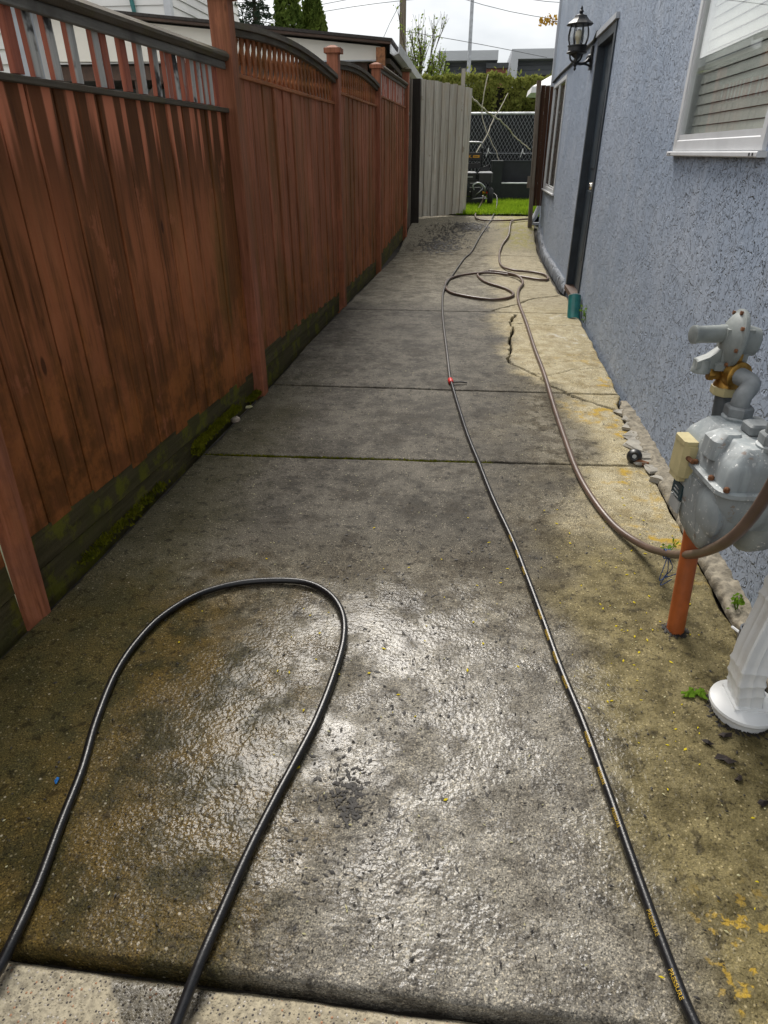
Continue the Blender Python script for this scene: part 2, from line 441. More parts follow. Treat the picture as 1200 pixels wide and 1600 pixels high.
def wood(name, c0, c1, c2, axis='z', moss=None, bump=.7, rough=.7):
    t = NT(name); P = t.offs(t.pos(), 21)
    sc_ = {'z': (40, 40, 1.6), 'y': (40, 1.6, 40), 'x': (1.6, 40, 40)}[axis]
    g = t.noise(t.map(P, sc_), 1.0, 6, .65); b = t.noise(P, 4, 5, .6)
    c = t.mix(t.step(g, .28, .72), c0, c1)
    c = t.mix(t.mul(t.step(b, .48, .68), .7), c, c2)
    c = t.mix(t.mul(t.rnd(), .55), c, c0)
    c = t.mix(t.mul(t.step(g, .36, .28), .6), c, tuple(k * .25 for k in c0))
    if moss:
        m = t.step(t.noise(P, 5.5, 6, .68), moss[1], moss[1] + .12); c = t.mix(t.mul(m, moss[2]), c, moss[0])
    return t.bsdf(c, rough, 0, t.bump(t.math('ADD', g, t.mul(t.noise(P, 90, 3), .4)), bump, .005), Specular_IOR_Level=.12)
M['rail_wood'] = wood('weathered_rail', (.075, .062, .046), (.17, .148, .115), (.11, .08, .055), 'y', ((.12, .105, .045), .52, .5))
M['cap_trim'] = wood('grey_trim', (.14, .128, .11), (.29, .27, .235), (.06, .05, .04), 'y')
M['kick'] = wood('mossy_kickboard', (.055, .046, .022), (.135, .112, .058), (.085, .085, .022), 'y', ((.17, .17, .012), .50, .6))
M['gate_wood'] = wood('silvered_gate', (.33, .30, .245), (.64, .60, .52), (.50, .42, .32), 'z', ((.20, .14, .075), .60, .55), rough=.8)
M['brown_wood'] = wood('brown_stain', (.060, .030, .019), (.145, .074, .047), (.08, .045, .03), 'z')
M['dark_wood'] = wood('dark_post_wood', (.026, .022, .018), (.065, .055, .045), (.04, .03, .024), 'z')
M['grey_post'] = wood('grey_post_wood', (.12, .10, .082), (.26, .225, .185), (.14, .09, .06), 'z')
# balusters: paint gone from the weather face, left on the sides
def baluster_mat():
    t = NT('baluster_wood'); P = t.offs(t.pos(), 31)
    g = t.noise(t.map(P, (50, 50, 2.2)), 1, 5, .65); b = t.noise(P, 5, 4, .6)
    grey = t.mix(t.step(g, .3, .7), (.32, .305, .275), (.60, .58, .53))
    grey = t.mix(t.step(b, .53, .62), grey, (.025, .022, .018))
    red = t.mix(t.step(g, .3, .7), (.26, .070, .036), (.42, .12, .062))
    nx, ny, nz_ = t.sep(t.nrm())
    keep = t.math('MAXIMUM', t.step(nx, .8, .5), t.step(t.math('ADD', t.rnd(), t.mul(t.math('SUBTRACT', g, .5), .8)), .62, .74))
    return t.bsdf(t.mix(keep, grey, red), .7, 0, t.bump(g, .6, .004))
M['baluster'] = baluster_mat()
M['lattice'] = fence_paint('lattice_paint', red=.9, dirt=.55)

# -- others
M['soil'] = simple('soil', (.030, .024, .017), .9, var=.5, scale=30, bump=.8, bscale=60)
M['ground'] = simple('yard_ground', (.055, .06, .03), .9, var=.4, scale=3)
M['lawn'] = simple('lawn_soil', (.12, .18, .02), .9, var=.4, scale=9)
M['chunk'] = simple('broken_concrete', (.33, .31, .265), .85, var=.3, scale=18, bump=.9, bscale=50, dirt=((.10, .09, .075), .6))
M['ledge'] = simple('rough_footing', (.25, .22, .165), .85, var=.5, scale=34, bump=1.0, bscale=70, dirt=((.05, .043, .028), .9))
M['ledge_far'] = simple('painted_footing', (.24, .26, .29), .85, var=.3, scale=16, bump=1.0, bscale=40, dirt=((.17, .16, .15), .6))
M['door'] = simple('door_paint', (.030, .046, .062), .42, var=.2, scale=5)
M['door_frame'] = simple('door_frame_paint', (.026, .036, .048), .5, var=.25, scale=7)
M['white_vinyl'] = simple('white_vinyl', (.66, .67, .68), .38, var=.08, scale=6, dirt=((.42, .41, .38), .35))
M['white_metal'] = simple('white_downspout_metal', (.80, .81, .80), .42, var=.05, scale=9, dirt=((.45, .42, .34), .4))
M['grey_metal_paint'] = simple('pale_grey_paint', (.45, .47, .50), .45, var=.12, scale=5)
M['blind'] = simple('blind_slat', (.86, .84, .78), .55, var=.08, scale=5)
M['room'] = simple('room_dark', (.03, .03, .03), .9)
M['black_metal'] = simple('black_lamp_paint', (.012, .012, .013), .45, var=.3, scale=30)
M['bulb'] = simple('lamp_bulb', (.75, .68, .48), .35, var=.05)
M['chrome'] = simple('knob_metal', (.62, .58, .50), .25, 1.0, var=.1)
M['brass'] = simple('brass', (.42, .24, .06), .45, 1.0, var=.4, scale=40)
M['rust'] = simple('rust', (.16, .065, .025), .8, var=.5, scale=60, bump=.5)
def glass(name, tint=(1, 1, 1), base=.10, refl=1.0):
    t = NT(name); tr = t.n('ShaderNodeBsdfTransparent'); tr.inputs[0].default_value = tint + (1,)
    gl = t.n('ShaderNodeBsdfGlossy'); gl.inputs['Roughness'].default_value = .01; gl.inputs[0].default_value = (refl, refl, refl, 1)
    lw = t.n('ShaderNodeLayerWeight'); lw.inputs[0].default_value = .5
    f = t.math('ADD', t.mul(t.math('POWER', lw.outputs['Facing'], 4.0), .9), .04 + base, clamp=True)
    mx = t.n('ShaderNodeMixShader'); t.set(mx.inputs[0], f); t.t.links.new(tr.outputs[0], mx.inputs[1]); t.t.links.new(gl.outputs[0], mx.inputs[2])
    t.t.links.new(mx.outputs[0], t.out.inputs[0]); return t.m
M['glass'] = glass('window_glass', (.92, .94, .93), .0)
M['lamp_glass'] = glass('lamp_glass', (.95, .95, .93), .04)
def meter_paint():
    t = NT('meter_paint'); P = t.pos()
    n = t.noise(P, 9, 5, .6)
    c = t.mix(t.step(n, .3, .7), (.27, .305, .315), (.38, .41, .415))
    nx, ny, nz_ = t.sep(t.nrm())
    chalk = t.mul(t.step(nz_, .3, .9), t.step(t.noise(P, 30, 5, .7), .45, .60))
    c = t.mix(t.mul(chalk, .45), c, (.55, .56, .54))
    chips = t.mul(t.step(t.noise(P, 85, 3, .6), .63, .645), t.step(t.noise(P, 9, 3), .44, .54))
    c = t.mix(chips, c, (.85, .85, .82))
    st = t.step(t.noise(t.map(P, (18, 18, 2)), 1, 4), .50, .64); c = t.mix(t.mul(st, .5), c, (.14, .15, .15)); rs = t.mul(t.step(t.noise(P, 14, 5, .7), .62, .68), .6); c = t.mix(rs, c, (.22, .12, .06))
    return t.bsdf(c, t.math('ADD', .48, t.mul(n, .2)), 0, t.bump(t.noise(P, 60, 3), .12, .003))
M['meter'] = meter_paint()
M['pipe_grey'] = simple('grey_pipe_paint', (.20, .215, .22), .5, var=.3, scale=18, bump=.2, dirt=((.34, .34, .32), .4))
M['pipe_dark'] = simple('dark_pipe_paint', (.075, .082, .085), .55, var=.3, scale=20)
M['regulator'] = simple('regulator_paint', (.23, .25, .24), .5, var=.2, scale=14, bump=.2, dirt=((.36, .36, .33), .4))
M['cream'] = simple('cream_plastic', (.52, .45, .24), .45, var=.15, scale=20, dirt=((.30, .24, .12), .5))
M['plate_dark'] = simple('plate_dark', (.015, .04, .05), .4)
M['plate_light'] = simple('plate_light', (.42, .43, .42), .4, .3)
M['orange'] = simple('orange_pipe', (.42, .105, .022), .55, var=.22, scale=16, bump=.25, bscale=140, dirt=((.20, .060, .018), .5))
M['green_pipe'] = simple('teal_pipe', (.015, .155, .145), .35, var=.25, scale=14)
M['pvc_grey'] = simple('grey_pvc', (.10, .11, .125), .5, var=.15)
M['hose_black'] = simple('black_rubber', (.009, .009, .010), .30, var=.4, scale=40, bump=.12, bscale=200)
M['hose_grey'] = simple('worn_rubber', (.040, .034, .030), .45, var=.4, scale=30)
M['hose_brown'] = simple('brown_garden_hose', (.115, .072, .052), .38, var=.3, scale=7, dirt=((.06, .04, .03), .6))
M['red_plastic'] = simple('red_plastic', (.62, .020, .016), .35)
M['yellow_plastic'] = simple('yellow_plastic', (.68, .47, .03), .4)
M['gold_print'] = simple('gold_print', (.55, .36, .035), .5)
M['blue'] = simple('blue_cord', (.03, .08, .24), .6)
M['blue_bit'] = simple('blue_plastic', (.03, .22, .62), .4)
M['black_plastic'] = simple('black_plastic', (.020, .020, .021), .38, var=.3, scale=10)
M['black_box'] = simple('black_box_paint', (.012, .014, .016), .55, var=.3, scale=6)
M['steel'] = simple('steel', (.36, .36, .36), .35, .8, var=.2, scale=30)
M['rubber'] = simple('tyre', (.015, .015, .015), .7)
M['orange_print'] = simple('orange_print', (.80, .38, .02), .5)
M['screen'] = simple('privacy_screen', (.012, .013, .014), .8, var=.3)
M['wire'] = simple('galvanised_wire', (.34, .35, .36), .45, .5, var=.15)
M['rail_pale'] = simple('galvanised_rail', (.66, .67, .68), .4, .3)
M['siding_white'] = simple('white_siding', (.84, .82, .77), .55, var=.05, scale=2)
M['gable'] = simple('cream_gable_panel', (.85, .81, .72), .6, var=.05, scale=1.5)
M['siding_blue'] = simple('blue_grey_siding', (.36, .41, .44), .6, var=.08, scale=2)
M['roofing'] = simple('dark_shingle', (.045, .038, .034), .85, var=.4, scale=25, bump=.8, bscale=30)
M['fascia_brown'] = simple('brown_fascia', (.085, .045, .028), .6, var=.3, scale=9)
M['soffit'] = simple('soffit', (.10, .075, .055), .8, var=.3, scale=6)
M['rust_end'] = simple('rotten_fascia_end', (.26, .11, .045), .8, var=.5, scale=30)
M['modern_frame'] = simple('pale_grey_panel', (.50, .52, .55), .5, var=.04, scale=1)
M['modern_siding'] = simple('slate_siding', (.105, .115, .135), .55, var=.08, scale=2)
M['brick_brown'] = simple('brown_cladding', (.20, .075, .045), .7, var=.2, scale=5)
M['modern_dark'] = simple('dark_cladding', (.05, .055, .06), .6)  # plain dark colour for the bay, its fascia and the box rim
M['pole_grey'] = simple('grey_pole', (.42, .44, .47), .45, .2)
M['pole_wood'] = wood('utility_pole_wood', (.14, .115, .085), (.26, .22, .165), (.17, .13, .09), 'z')
M['cable'] = simple('overhead_cable', (.16, .165, .17), .6)
M['black_cable'] = simple('black_cable', (.012, .013, .015), .5)
M['canvas'] = simple('white_canvas', (.80, .80, .78), .7, var=.04, scale=3)
M['stick'] = simple('pale_stick', (.44, .40, .31), .7, var=.25, scale=20)
M['bark'] = wood('bark', (.06, .048, .035), (.14, .115, .085), (.09, .08, .05), 'z')
def leafmat(name, c0, c1, c2=None, rough=.6, trans=.25):
    t = NT(name); P = t.pos()
    n = t.noise(P, 2.3, 4, .6); f = t.noise(P, 28, 3, .6)
    c = t.mix(t.step(n, .32, .68), c0, c1)
    c = t.mix(t.mul(t.step(f, .4, .68), .6), c, c2 or c1)
    b = t.n('ShaderNodeBsdfDiffuse'); t.set(b.inputs[0], c)
    tr = t.n('ShaderNodeBsdfTranslucent'); t.set(tr.inputs[0], c)
    mx = t.n('ShaderNodeMixShader'); mx.inputs[0].default_value = trans
    t.t.links.new(b.outputs[0], mx.inputs[1]); t.t.links.new(tr.outputs[0], mx.inputs[2]); t.t.links.new(mx.outputs[0], t.out.inputs[0]); return t.m
M['hedge'] = leafmat('hedge_leaf', (.12, .155, .032), (.23, .26, .062), (.34, .31, .085), trans=.4)
M['cedar'] = leafmat('cedar_leaf', (.060, .100, .022), (.12, .17, .032), (.17, .20, .045))
M['spruce'] = leafmat('spruce_needle', (.040, .062, .045), (.075, .105, .070), (.10, .13, .085))
M['spring'] = leafmat('spring_leaf', (.16, .24, .035), (.27, .36, .07), (.36, .42, .12), trans=.4)
M['maple'] = leafmat('maple_leaf', (.38, .22, .03), (.48, .30, .05), (.40, .20, .03), trans=.4)
M['grass'] = leafmat('grass_blade', (.10, .20, .010), (.29, .44, .025), (.40, .52, .05), trans=.45)
M['weed'] = leafmat('weed_leaf', (.09, .19, .016), (.16, .28, .03), trans=.4)
M['moss'] = leafmat('moss', (.060, .070, .006), (.14, .145, .010), (.19, .18, .015), trans=.15)
M['petal'] = leafmat('petal_yellow', (.60, .48, .02), (.72, .58, .04), trans=.2)
M['petal_pale'] = leafmat('petal_pale', (.45, .42, .22), (.55, .52, .33), trans=.2)
M['mud'] = simple('wet_mud', (.016, .013, .010), .65, var=.5, scale=40, bump=.6)
M['leaf_dead'] = simple('dead_leaf', (.022, .014, .011), .75, var=.4, scale=40)
M['pebble'] = simple('pale_pebble', (.45, .37, .29), .6, var=.2, scale=25, bump=.2)
# ================================================================== SETTING
# big ground sheet
ys = np.array([-12, -2, 4, 5, 6.5, 7.7, 10.3, 10.7, 12.1, 12.8, 30, 90, 400.]); xs = np.array([-300, -60, -10, -4, 0, 4, 10, 60, 300.])
GXX, GYY = np.meshgrid(xs, ys, indexing='ij')
tag(grid_obj('ground', GXX, GYY, G(GYY) - .14, M['ground'], smooth=None), kind='structure')
# dark soil under the joints and along the fence
ysx = np.linspace(-1.5, 12.9, 73); us = np.linspace(0, 1, 41)
U, YY = np.meshgrid(us, ysx, indexing='ij')
XX = (XF(YY) - .14) * (1 - U) + (XW(YY) - .02) * U
tag(grid_obj('soil', XX, YY, G(YY) - .075 + .02 * fbm(XX, YY, 9), M['soil']), 'dark soil in the joints and beside the fence', kind='structure')

# --- the path: one slab after another, joints between, real cracks
crackA = [(0.527, 6.50), (0.458, 6.152), (0.481, 5.925), (0.430, 5.603), (0.420, 5.313), (0.390, 5.013), (.40, 4.93)]
crackB = [(.40, 4.93), (0.497, 4.777), (0.599, 4.617), (0.670, 4.424), (0.761, 4.284), (0.870, 4.165), (0.995, 4.067), (1.06, 4.0)]
crackC = [(0.311, 6.62), (0.413, 6.781), (0.571, 6.950), (0.739, 7.257), (1.06, 7.46)]
crackD = [(.50, 6.15), (.72, 6.13), (1.12, 6.10)]
crackE = [(.60, 4.62), (.83, 4.80), (1.10, 4.92)]
CR = [(crackA, .012, .08), (crackB, .012, .06), (crackC, .011, .06), (crackD, .006, .02), (crackE, .005, .016)]
def seg_d(X, Y, L):
    d = np.full(X.shape, 9.)
    for (ax, ay), (bx, by) in zip(L[:-1], L[1:]):
        t = np.clip(((X - ax) * (bx - ax) + (Y - ay) * (by - ay)) / ((bx - ax) ** 2 + (by - ay) ** 2), 0, 1)
        d = np.minimum(d, np.hypot(X - ax - t * (bx - ax), Y - ay - t * (by - ay)))
    return d
path = thing('path', (0, 0, -.1), None, None); path['kind'] = 'structure'
def XL(y): return XF(y) + .035 + .018 * (fbm(y * 0 + 3.1, y, 3.0) - .5) * 2
def XR(y):
    r = XW(y) - .012
    led = np.interp(y, [-2, 1.0, 3.6, 4.15, 4.3, 7.4, 7.6, 11.5, 13], [.075, .075, .070, .045, .012, .012, .085, .085, .02])
    return r - led - .030 * (fbm(y * 0 + 9., y, 7.0, 4) - .35)
def slab(j0, j1, res, gap=.0075):
    nx = int(2.6 / res); ny = int((j1[0] - j0[0]) / res)
    u = np.linspace(0, 1, nx); v = np.linspace(0, 1, ny)
    u = np.concatenate([[0], u, [1]]); v = np.concatenate([[0], v, [1]])
    U, V = np.meshgrid(u, v, indexing='ij')
    Y = 0; X0 = -1.5 + U * 2.7
    ya = j0[0] + j0[1] * X0 + gap; yb = j1[0] + j1[1] * X0 - gap
    wig = .006 * (fbm(X0, X0 * 0 + j0[0], 14) - .5); wig2 = .006 * (fbm(X0, X0 * 0 + j1[0], 14) - .5)
    Y = (ya + wig) * (1 - V) + (yb + wig2) * V
    X = XL(Y) * (1 - U) + XR(Y) * U
    Z = G(Y) + .006 * (fbm(X, Y, 2.1) - .5) + .004 * (fbm(X, Y, 9.) - .5) + .0022 * (fbm(X, Y, 34., 2) - .5)
    dy = np.minimum(Y - ya, yb - Y); dx = np.minimum(X - XL(Y), XR(Y) - X)
    e = np.minimum(dy, dx); rd = .010 * (.3 + 1.4 * fbm(X, Y, 16))
    Z -= .007 * np.clip(1 - e / rd, 0, 1) ** 2
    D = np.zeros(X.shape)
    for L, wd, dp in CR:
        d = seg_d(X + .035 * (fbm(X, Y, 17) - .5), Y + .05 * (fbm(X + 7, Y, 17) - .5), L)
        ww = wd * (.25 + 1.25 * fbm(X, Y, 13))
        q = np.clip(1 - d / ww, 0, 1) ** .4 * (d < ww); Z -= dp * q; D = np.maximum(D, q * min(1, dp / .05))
    Z[0, :] -= .11; Z[-1, :] -= .11; Z[:, 0] -= .11; Z[:, -1] -= .11
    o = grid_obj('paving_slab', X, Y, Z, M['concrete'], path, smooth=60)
    at = o.data.attributes.new('dirt', 'FLOAT', 'POINT'); at.data.foreach_set('value', D.ravel().astype(np.float32)); return o  # crack depth, drives the painted soil and shade
J = [(.622, .006), (3.14, .045), (4.30, .02), (6.575, .015), (10.44, -.01), (13.36, .0)]
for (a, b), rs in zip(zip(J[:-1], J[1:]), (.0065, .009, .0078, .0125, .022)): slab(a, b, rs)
# lower exposed aggregate slab at the bottom of the picture
u = np.linspace(0, 1, 220); v = np.linspace(0, 1, 120); U, V = np.meshgrid(u, v, indexing='ij')
Y = -1.0 + V * 1.614 + .012 * (fbm(U * 2.6, U * 0, 6) - .5) * (V > .99); X = XL(Y) * (1 - U) + XR(Y) * U
Z = -.024 + .006 * (fbm(X, Y, 3) - .5) + .004 * (fbm(X, Y, 40, 2) - .5) - .02 * np.clip(1 - (.614 - Y) / .012, 0, 1)
grid_obj('paving_slab', X, Y, Z, M['apron'], path)

# lawn behind the gate
u = np.linspace(-6, 6, 60); v = np.linspace(0, 1, 40); U, V = np.meshgrid(u, v, indexing='ij')
Y = 13.37 * (1 - V) * (np.abs(U) < 1.3) + 12.9 * (1 - V) * (np.abs(U) >= 1.3) + 21.5 * V
tag(grid_obj('lawn', U, Y, G(Y) + .012 + .03 * fbm(U, Y, 1.2), M['lawn']), kind='structure')
nb = 42000
bx = RNG.uniform(-.75, 2.3, nb); by = RNG.uniform(12.6, 18.6, nb) ; ok = (by > 13.36) | (bx > 1.3); bx, by = bx[ok], by[ok]; nb = len(bx)
bz = G(by) + .015; hh = RNG.uniform(.05, .12, nb); an = RNG.uniform(0, 6.28, nb); ln = RNG.normal(0, .035, (nb, 2)); wd = .006 + .004 * RNG.random(nb)
V = np.empty((nb, 3, 3)); V[:, 0] = np.stack([bx - wd * np.cos(an), by - wd * np.sin(an), bz], 1); V[:, 1] = np.stack([bx + wd * np.cos(an), by + wd * np.sin(an), bz], 1)
V[:, 2] = np.stack([bx + ln[:, 0], by + ln[:, 1], bz + hh], 1)
g_ = np_obj('grass', V.reshape(-1, 3), np.arange(nb * 3).reshape(-1, 3), M['grass'], smooth=None)
tag(g_, 'bright green lawn grass behind the open gate', 'grass', kind='stuff')

# ================================================================== HOUSE
house = thing('house', (XW(6), 6, 0), 'blue grey stucco house with dark door and white framed windows along the path', 'house')
ROT = Vector((.0135, 1, 0)).normalized(); OUT = Vector((-1, .0135, 0)).normalized()
def wp(y, z, out=0.0): return Vector((XW(y), y, z)) + OUT * out
def wbox(mb, y0, y1, z0, z1, o0, o1, ch=0.0):
    """box on the wall: y range, z range, distance out of the wall face o0..o1"""
    ym = (y0 + y1) / 2; zm = (z0 + z1) / 2; om = (o0 + o1) / 2
    return mb.beam(wp(y0, zm, om), wp(y1, zm, om), abs(o1 - o0), abs(z1 - z0), ch=ch)
TOPZ = 5.2
DY0, DY1, DZ0, DZ1 = 6.78, 7.78, .10, 2.40      # door opening
WY0, WY1, WZ0, WZ1 = 2.93, 4.18, 1.475, 2.85    # near window
FY0, FY1, FZ0, FZ1 = 10.27, 11.91, .96, 2.30    # far window
wall = MB()
opens = sorted([(WY0, WY1, WZ0, WZ1), (DY0, DY1, DZ0, DZ1), (FY0, FY1, FZ0, FZ1)])
y = -1.5
for (a, b, c, d) in opens:
    wbox(wall, y, a, -.15, TOPZ, -.20, 0); wbox(wall, a, b, -.15, c, -.20, 0); wbox(wall, a, b, d, TOPZ, -.20, 0); y = b
wbox(wall, y, 12.2, -.15, TOPZ, -.20, 0)
obj('wall', wall, M['stucco'], house)
m = MB(); m.beam((XW(12.2) + .2, 12.1, TOPZ / 2), (9, 12.1, TOPZ / 2), .2, TOPZ); obj('wall', m, M['stucco'], house)
m = MB(); m.beam((XW(-1.5) + .2, -1.4, TOPZ / 2), (9, -1.4, TOPZ / 2), .2, TOPZ); obj('wall', m, M['stucco'], house)
m = MB(); m.box((XW(5) - .12, -1.9, TOPZ + .003), (9.3, 12.5, TOPZ + .16)); obj('roof', m, M['roofing'], house)
m = MB(); m.box((1.9, -1.2, -.12), (2.0, 11.9, TOPZ - .1)); obj('inner_wall', m, M['room'], house)
# door
dm = MB(); wbox(dm, DY0 + .075, DY1 - .075, DZ0 + .05, DZ1 - .075, -.105, -.06); door = obj('door', dm, M['door'], house)
m = MB(); wbox(m, DY0 + .003, DY0 + .075, DZ0, DZ1 - .003, -.16, .012); wbox(m, DY1 - .075, DY1 - .003, DZ0, DZ1 - .003, -.16, .012); wbox(m, DY0 + .075, DY1 - .075, DZ1 - .075, DZ1 - .003, -.16, .010)
obj('door_frame', m, M['door_frame'], house)
m = MB(); wbox(m, DY0 - .03, DY1 + .03, DZ1 + .002, DZ1 + .045, .001, .03); obj('door_header', m, M['grey_metal_paint'], house)
m = MB(); wbox(m, DY0 + .075, DY1 - .075, DZ0, DZ0 + .048, -.16, .03); obj('threshold', m, M['fascia_brown'], house)
for zz in (DZ0 + .35, DZ0 + 1.2):
    for yy in (DY0 + .17, DY0 + .52):
        m = MB(); wbox(m, yy, yy + .30, zz, zz + .65, -.0599, -.052, ch=.003); obj('panel', m, M['door'], door)
m = MB(); m.lathe([(.012, 0), (.012, .04), (.030, .05), (.034, .065), (.026, .085), (.0, .09)], wp(DY0 + .15, 1.16, -.06), OUT, 16); obj('handle', m, M['chrome'], door, 40)
m = MB(); m.lathe([(.030, 0), (.030, .018), (.012, .022), (.012, .03)], wp(DY0 + .15, 1.36, -.06), OUT, 16); obj('deadbolt', m, M['brass'], door, 40)
# windows
def window(y0, y1, z0, z1, mull, slats, frame_out):
    fr = MB(); t_ = .022
    wbox(fr, y0 - .02, y0 + t_, z0 - .03, z1 + .03, -.10, frame_out, .005); wbox(fr, y1 - t_, y1 + .02, z0 - .03, z1 + .03, -.10, frame_out, .005)
    wbox(fr, y0 + t_, y1 - t_, z0 - .03, z0 + t_, -.10, frame_out - .001, .005); wbox(fr, y0 + t_, y1 - t_, z1 - t_, z1 + .03, -.10, frame_out - .001, .005)
    wn = obj('window', fr, M['white_vinyl'], house)
    si = MB(); wbox(si, y0 - .045, y1 + .045, z0 - .052, z0 - .031, -.02, frame_out + .022, .004); obj('sill', si, M['white_vinyl'], wn)
    s2 = MB(); wbox(s2, y0 + t_, y1 - t_, z0 + t_ + .001, z0 + t_ + .024, -.06, frame_out - .008); wbox(s2, y0 + t_ + .001, y0 + t_ + .014, z0 + t_ + .0245, z1 - t_, -.06, frame_out - .008); wbox(s2, y1 - t_ - .014, y1 - t_ - .001, z0 + t_ + .0245, z1 - t_, -.06, frame_out - .008)
    if mull: wbox(s2, mull - .025, mull + .025, z0 + t_ + .0245, z1 - t_, -.06, frame_out - .006)
    obj('sash', s2, M['white_vinyl'], wn)
    cuts = [y0 + t_ + .01, mull, y1 - t_ - .01] if mull else [y0 + t_ + .01, y1 - t_ - .01]
    for a, b in zip(cuts[:-1], cuts[1:]):
        g = MB(); wbox(g, a, b, z0 + t_ + .02, z1 - t_, -.006, -.002); obj('pane', g, M['glass'], wn)
    if slats:
        k = 0; zz = z0 + .062
        while zz < z1 - .06:
            s_ = MB(); s_.beam(wp(y0 + .03, zz, -.05), wp(y1 - .03, zz, -.05), .003, .043, up=(.18, 0, 1)); obj('slat', s_, M['blind'], wn); zz += .046
    for yy in (y0 - .005, y0 + .03, y1 - .03, y1 + .005):
        b = MB(); b.lathe([(.006, 0), (.006, .002)], wp(yy, z0 - .0415, frame_out + .0225), OUT, 8); obj('weep_hole', b, M['room'], wn)
    return wn
window(WY0, WY1, WZ0, WZ1, None, True, .016)
window(FY0, FY1, FZ0, FZ1, 11.15, True, .014)
# horizontal cable along the wall
pts = [wp(7.80, 2.445, .02)] + [wp(yy, 2.41 + .004 * math.sin(yy * 3) - .02 * (yy - 8) / 4, .014) for yy in np.linspace(8, 12.1, 24)]
m = MB(); m.tube(pts, .017, 6); obj('cable', m, M['black_cable'], house, 60)
# rough concrete footing beside the path
def footing(y0, y1, wdt, hgt, mat, amp, n):
    ys_ = np.linspace(y0, y1, n); pr = np.array([(1, -.4), (1, .0), (.97, .55), (.85, .85), (.65, 1), (.4, 1.0), (.2, .97), (0, 1.05)])
    I, Yv = np.meshgrid(np.arange(len(pr)), ys_, indexing='ij')
    o = pr[I, 0] * wdt; zz = pr[I, 1] * hgt
    nn = fbm(o * 9 + 5, Yv, 21, 5) - .5
    fade = np.clip(np.minimum(Yv - y0, y1 - Yv) / .25, .15, 1)
    X = XW(Yv) - (o + nn * amp * (I < 6) * 1.2) * (fade ** .3) + .006; Z = G(Yv) + (zz + nn * amp * 1.6) * np.where(pr[I, 1] > .1, fade, 1)
    return grid_obj('footing', X, Yv, Z, mat, house, 50)
footing(-1.2, 4.2, .085, .030, M['ledge'], .03, 420)
footing(7.72, 11.9, .055, .095, M['ledge_far'], .030, 900)

# wall lantern
LX, LY = .985, 7.9
lamp = thing('wall_lantern', (LX, LY, 2.15), 'black metal coach lantern with clear curved glass beside the dark door', 'lantern')
m = MB(); m.lathe([(.004, .0), (.014, .015), (.008, .03), (.022, .05), (.012, .065), (.016, .10), (.05, .125), (.056, .135), (.095, .142), (.098, .15), (.086, .16), (.086, .192), (.094, .196), (.094, .206), (.0, .207)], (LX, LY, 2.15), n=18, cap=False); obj('lamp_base', m, M['black_metal'], lamp, 35)
gz = [(.080, .207), (.096, .25), (.100, .285), (.094, .33), (.082, .365)]
m = MB(); m.lathe([(r_ * .97, z_) for r_, z_ in gz], (LX, LY, 2.15), n=24, cap=False); obj('glass_globe', m, M['lamp_glass'], lamp, 60)
for k in range(8):
    th = math.pi * 2 * k / 8 + .2; m = MB(); m.tube([(LX + r_ * math.cos(th), LY + r_ * math.sin(th), 2.15 + z_) for r_, z_ in gz], .0062, 6); obj('rib', m, M['black_metal'], lamp, 60)
m = MB(); m.lathe([(.10, .362), (.128, .366), (.130, .374), (.085, .405), (.062, .43), (.058, .44), (.02, .452), (.014, .458), (.022, .468), (.020, .478), (.010, .487), (.013, .495), (.004, .515), (.0, .52)], (LX, LY, 2.15), n=8, cap=False); m.lathe([(.0, .363), (.10, .3621)], (LX, LY, 2.15), n=8, cap=False); obj('lamp_roof', m, M['black_metal'], lamp, 25)
m = MB(); m.lathe([(.018, .207), (.018, .24), (.024, .25), (.034, .285), (.030, .32), (.0, .338)], (LX, LY, 2.15), n=14); obj('bulb', m, M['bulb'], lamp, 50)
for k in range(3):
    th = 2.1 * k + .5; m = MB(); m.tube(catmull([(LX + .07 * math.cos(th), LY + .07 * math.sin(th), 2.29), (LX + .055 * math.cos(th), LY + .055 * math.sin(th), 2.245), (LX + .012 * math.cos(th), LY + .012 * math.sin(th), 2.215)], .01), .009, 6); obj('scroll', m, M['black_metal'], lamp, 60)
WXL = XW(8.08)
m = MB(); m.tube(catmull([(LX, LY, 2.215), (LX + .05, LY + .05, 2.212), (LX + .11, LY + .11, 2.225), (WXL - .03, 8.06, 2.27)], .012), [.012] * 1 + [.014] * 40 if False else .014, 8); m.tube(catmull([(LX + .09, LY + .09, 2.215), (WXL - .05, 8.03, 2.21), (WXL - .02, 8.06, 2.20)], .012), .010, 8); obj('arm', m, M['black_metal'], lamp, 60)
m = MB(); m.beam((WXL - .012, 8.08, 2.17), (WXL - .012, 8.08, 2.37), .028, .085, up=(0, 1, 0), ch=.01); m.lathe([(.035, 0), (.03, .02), (.012, .035)], (WXL - .026, 8.08, 2.27), OUT, 12); obj('back_plate', m, M['black_metal'], lamp, 30)

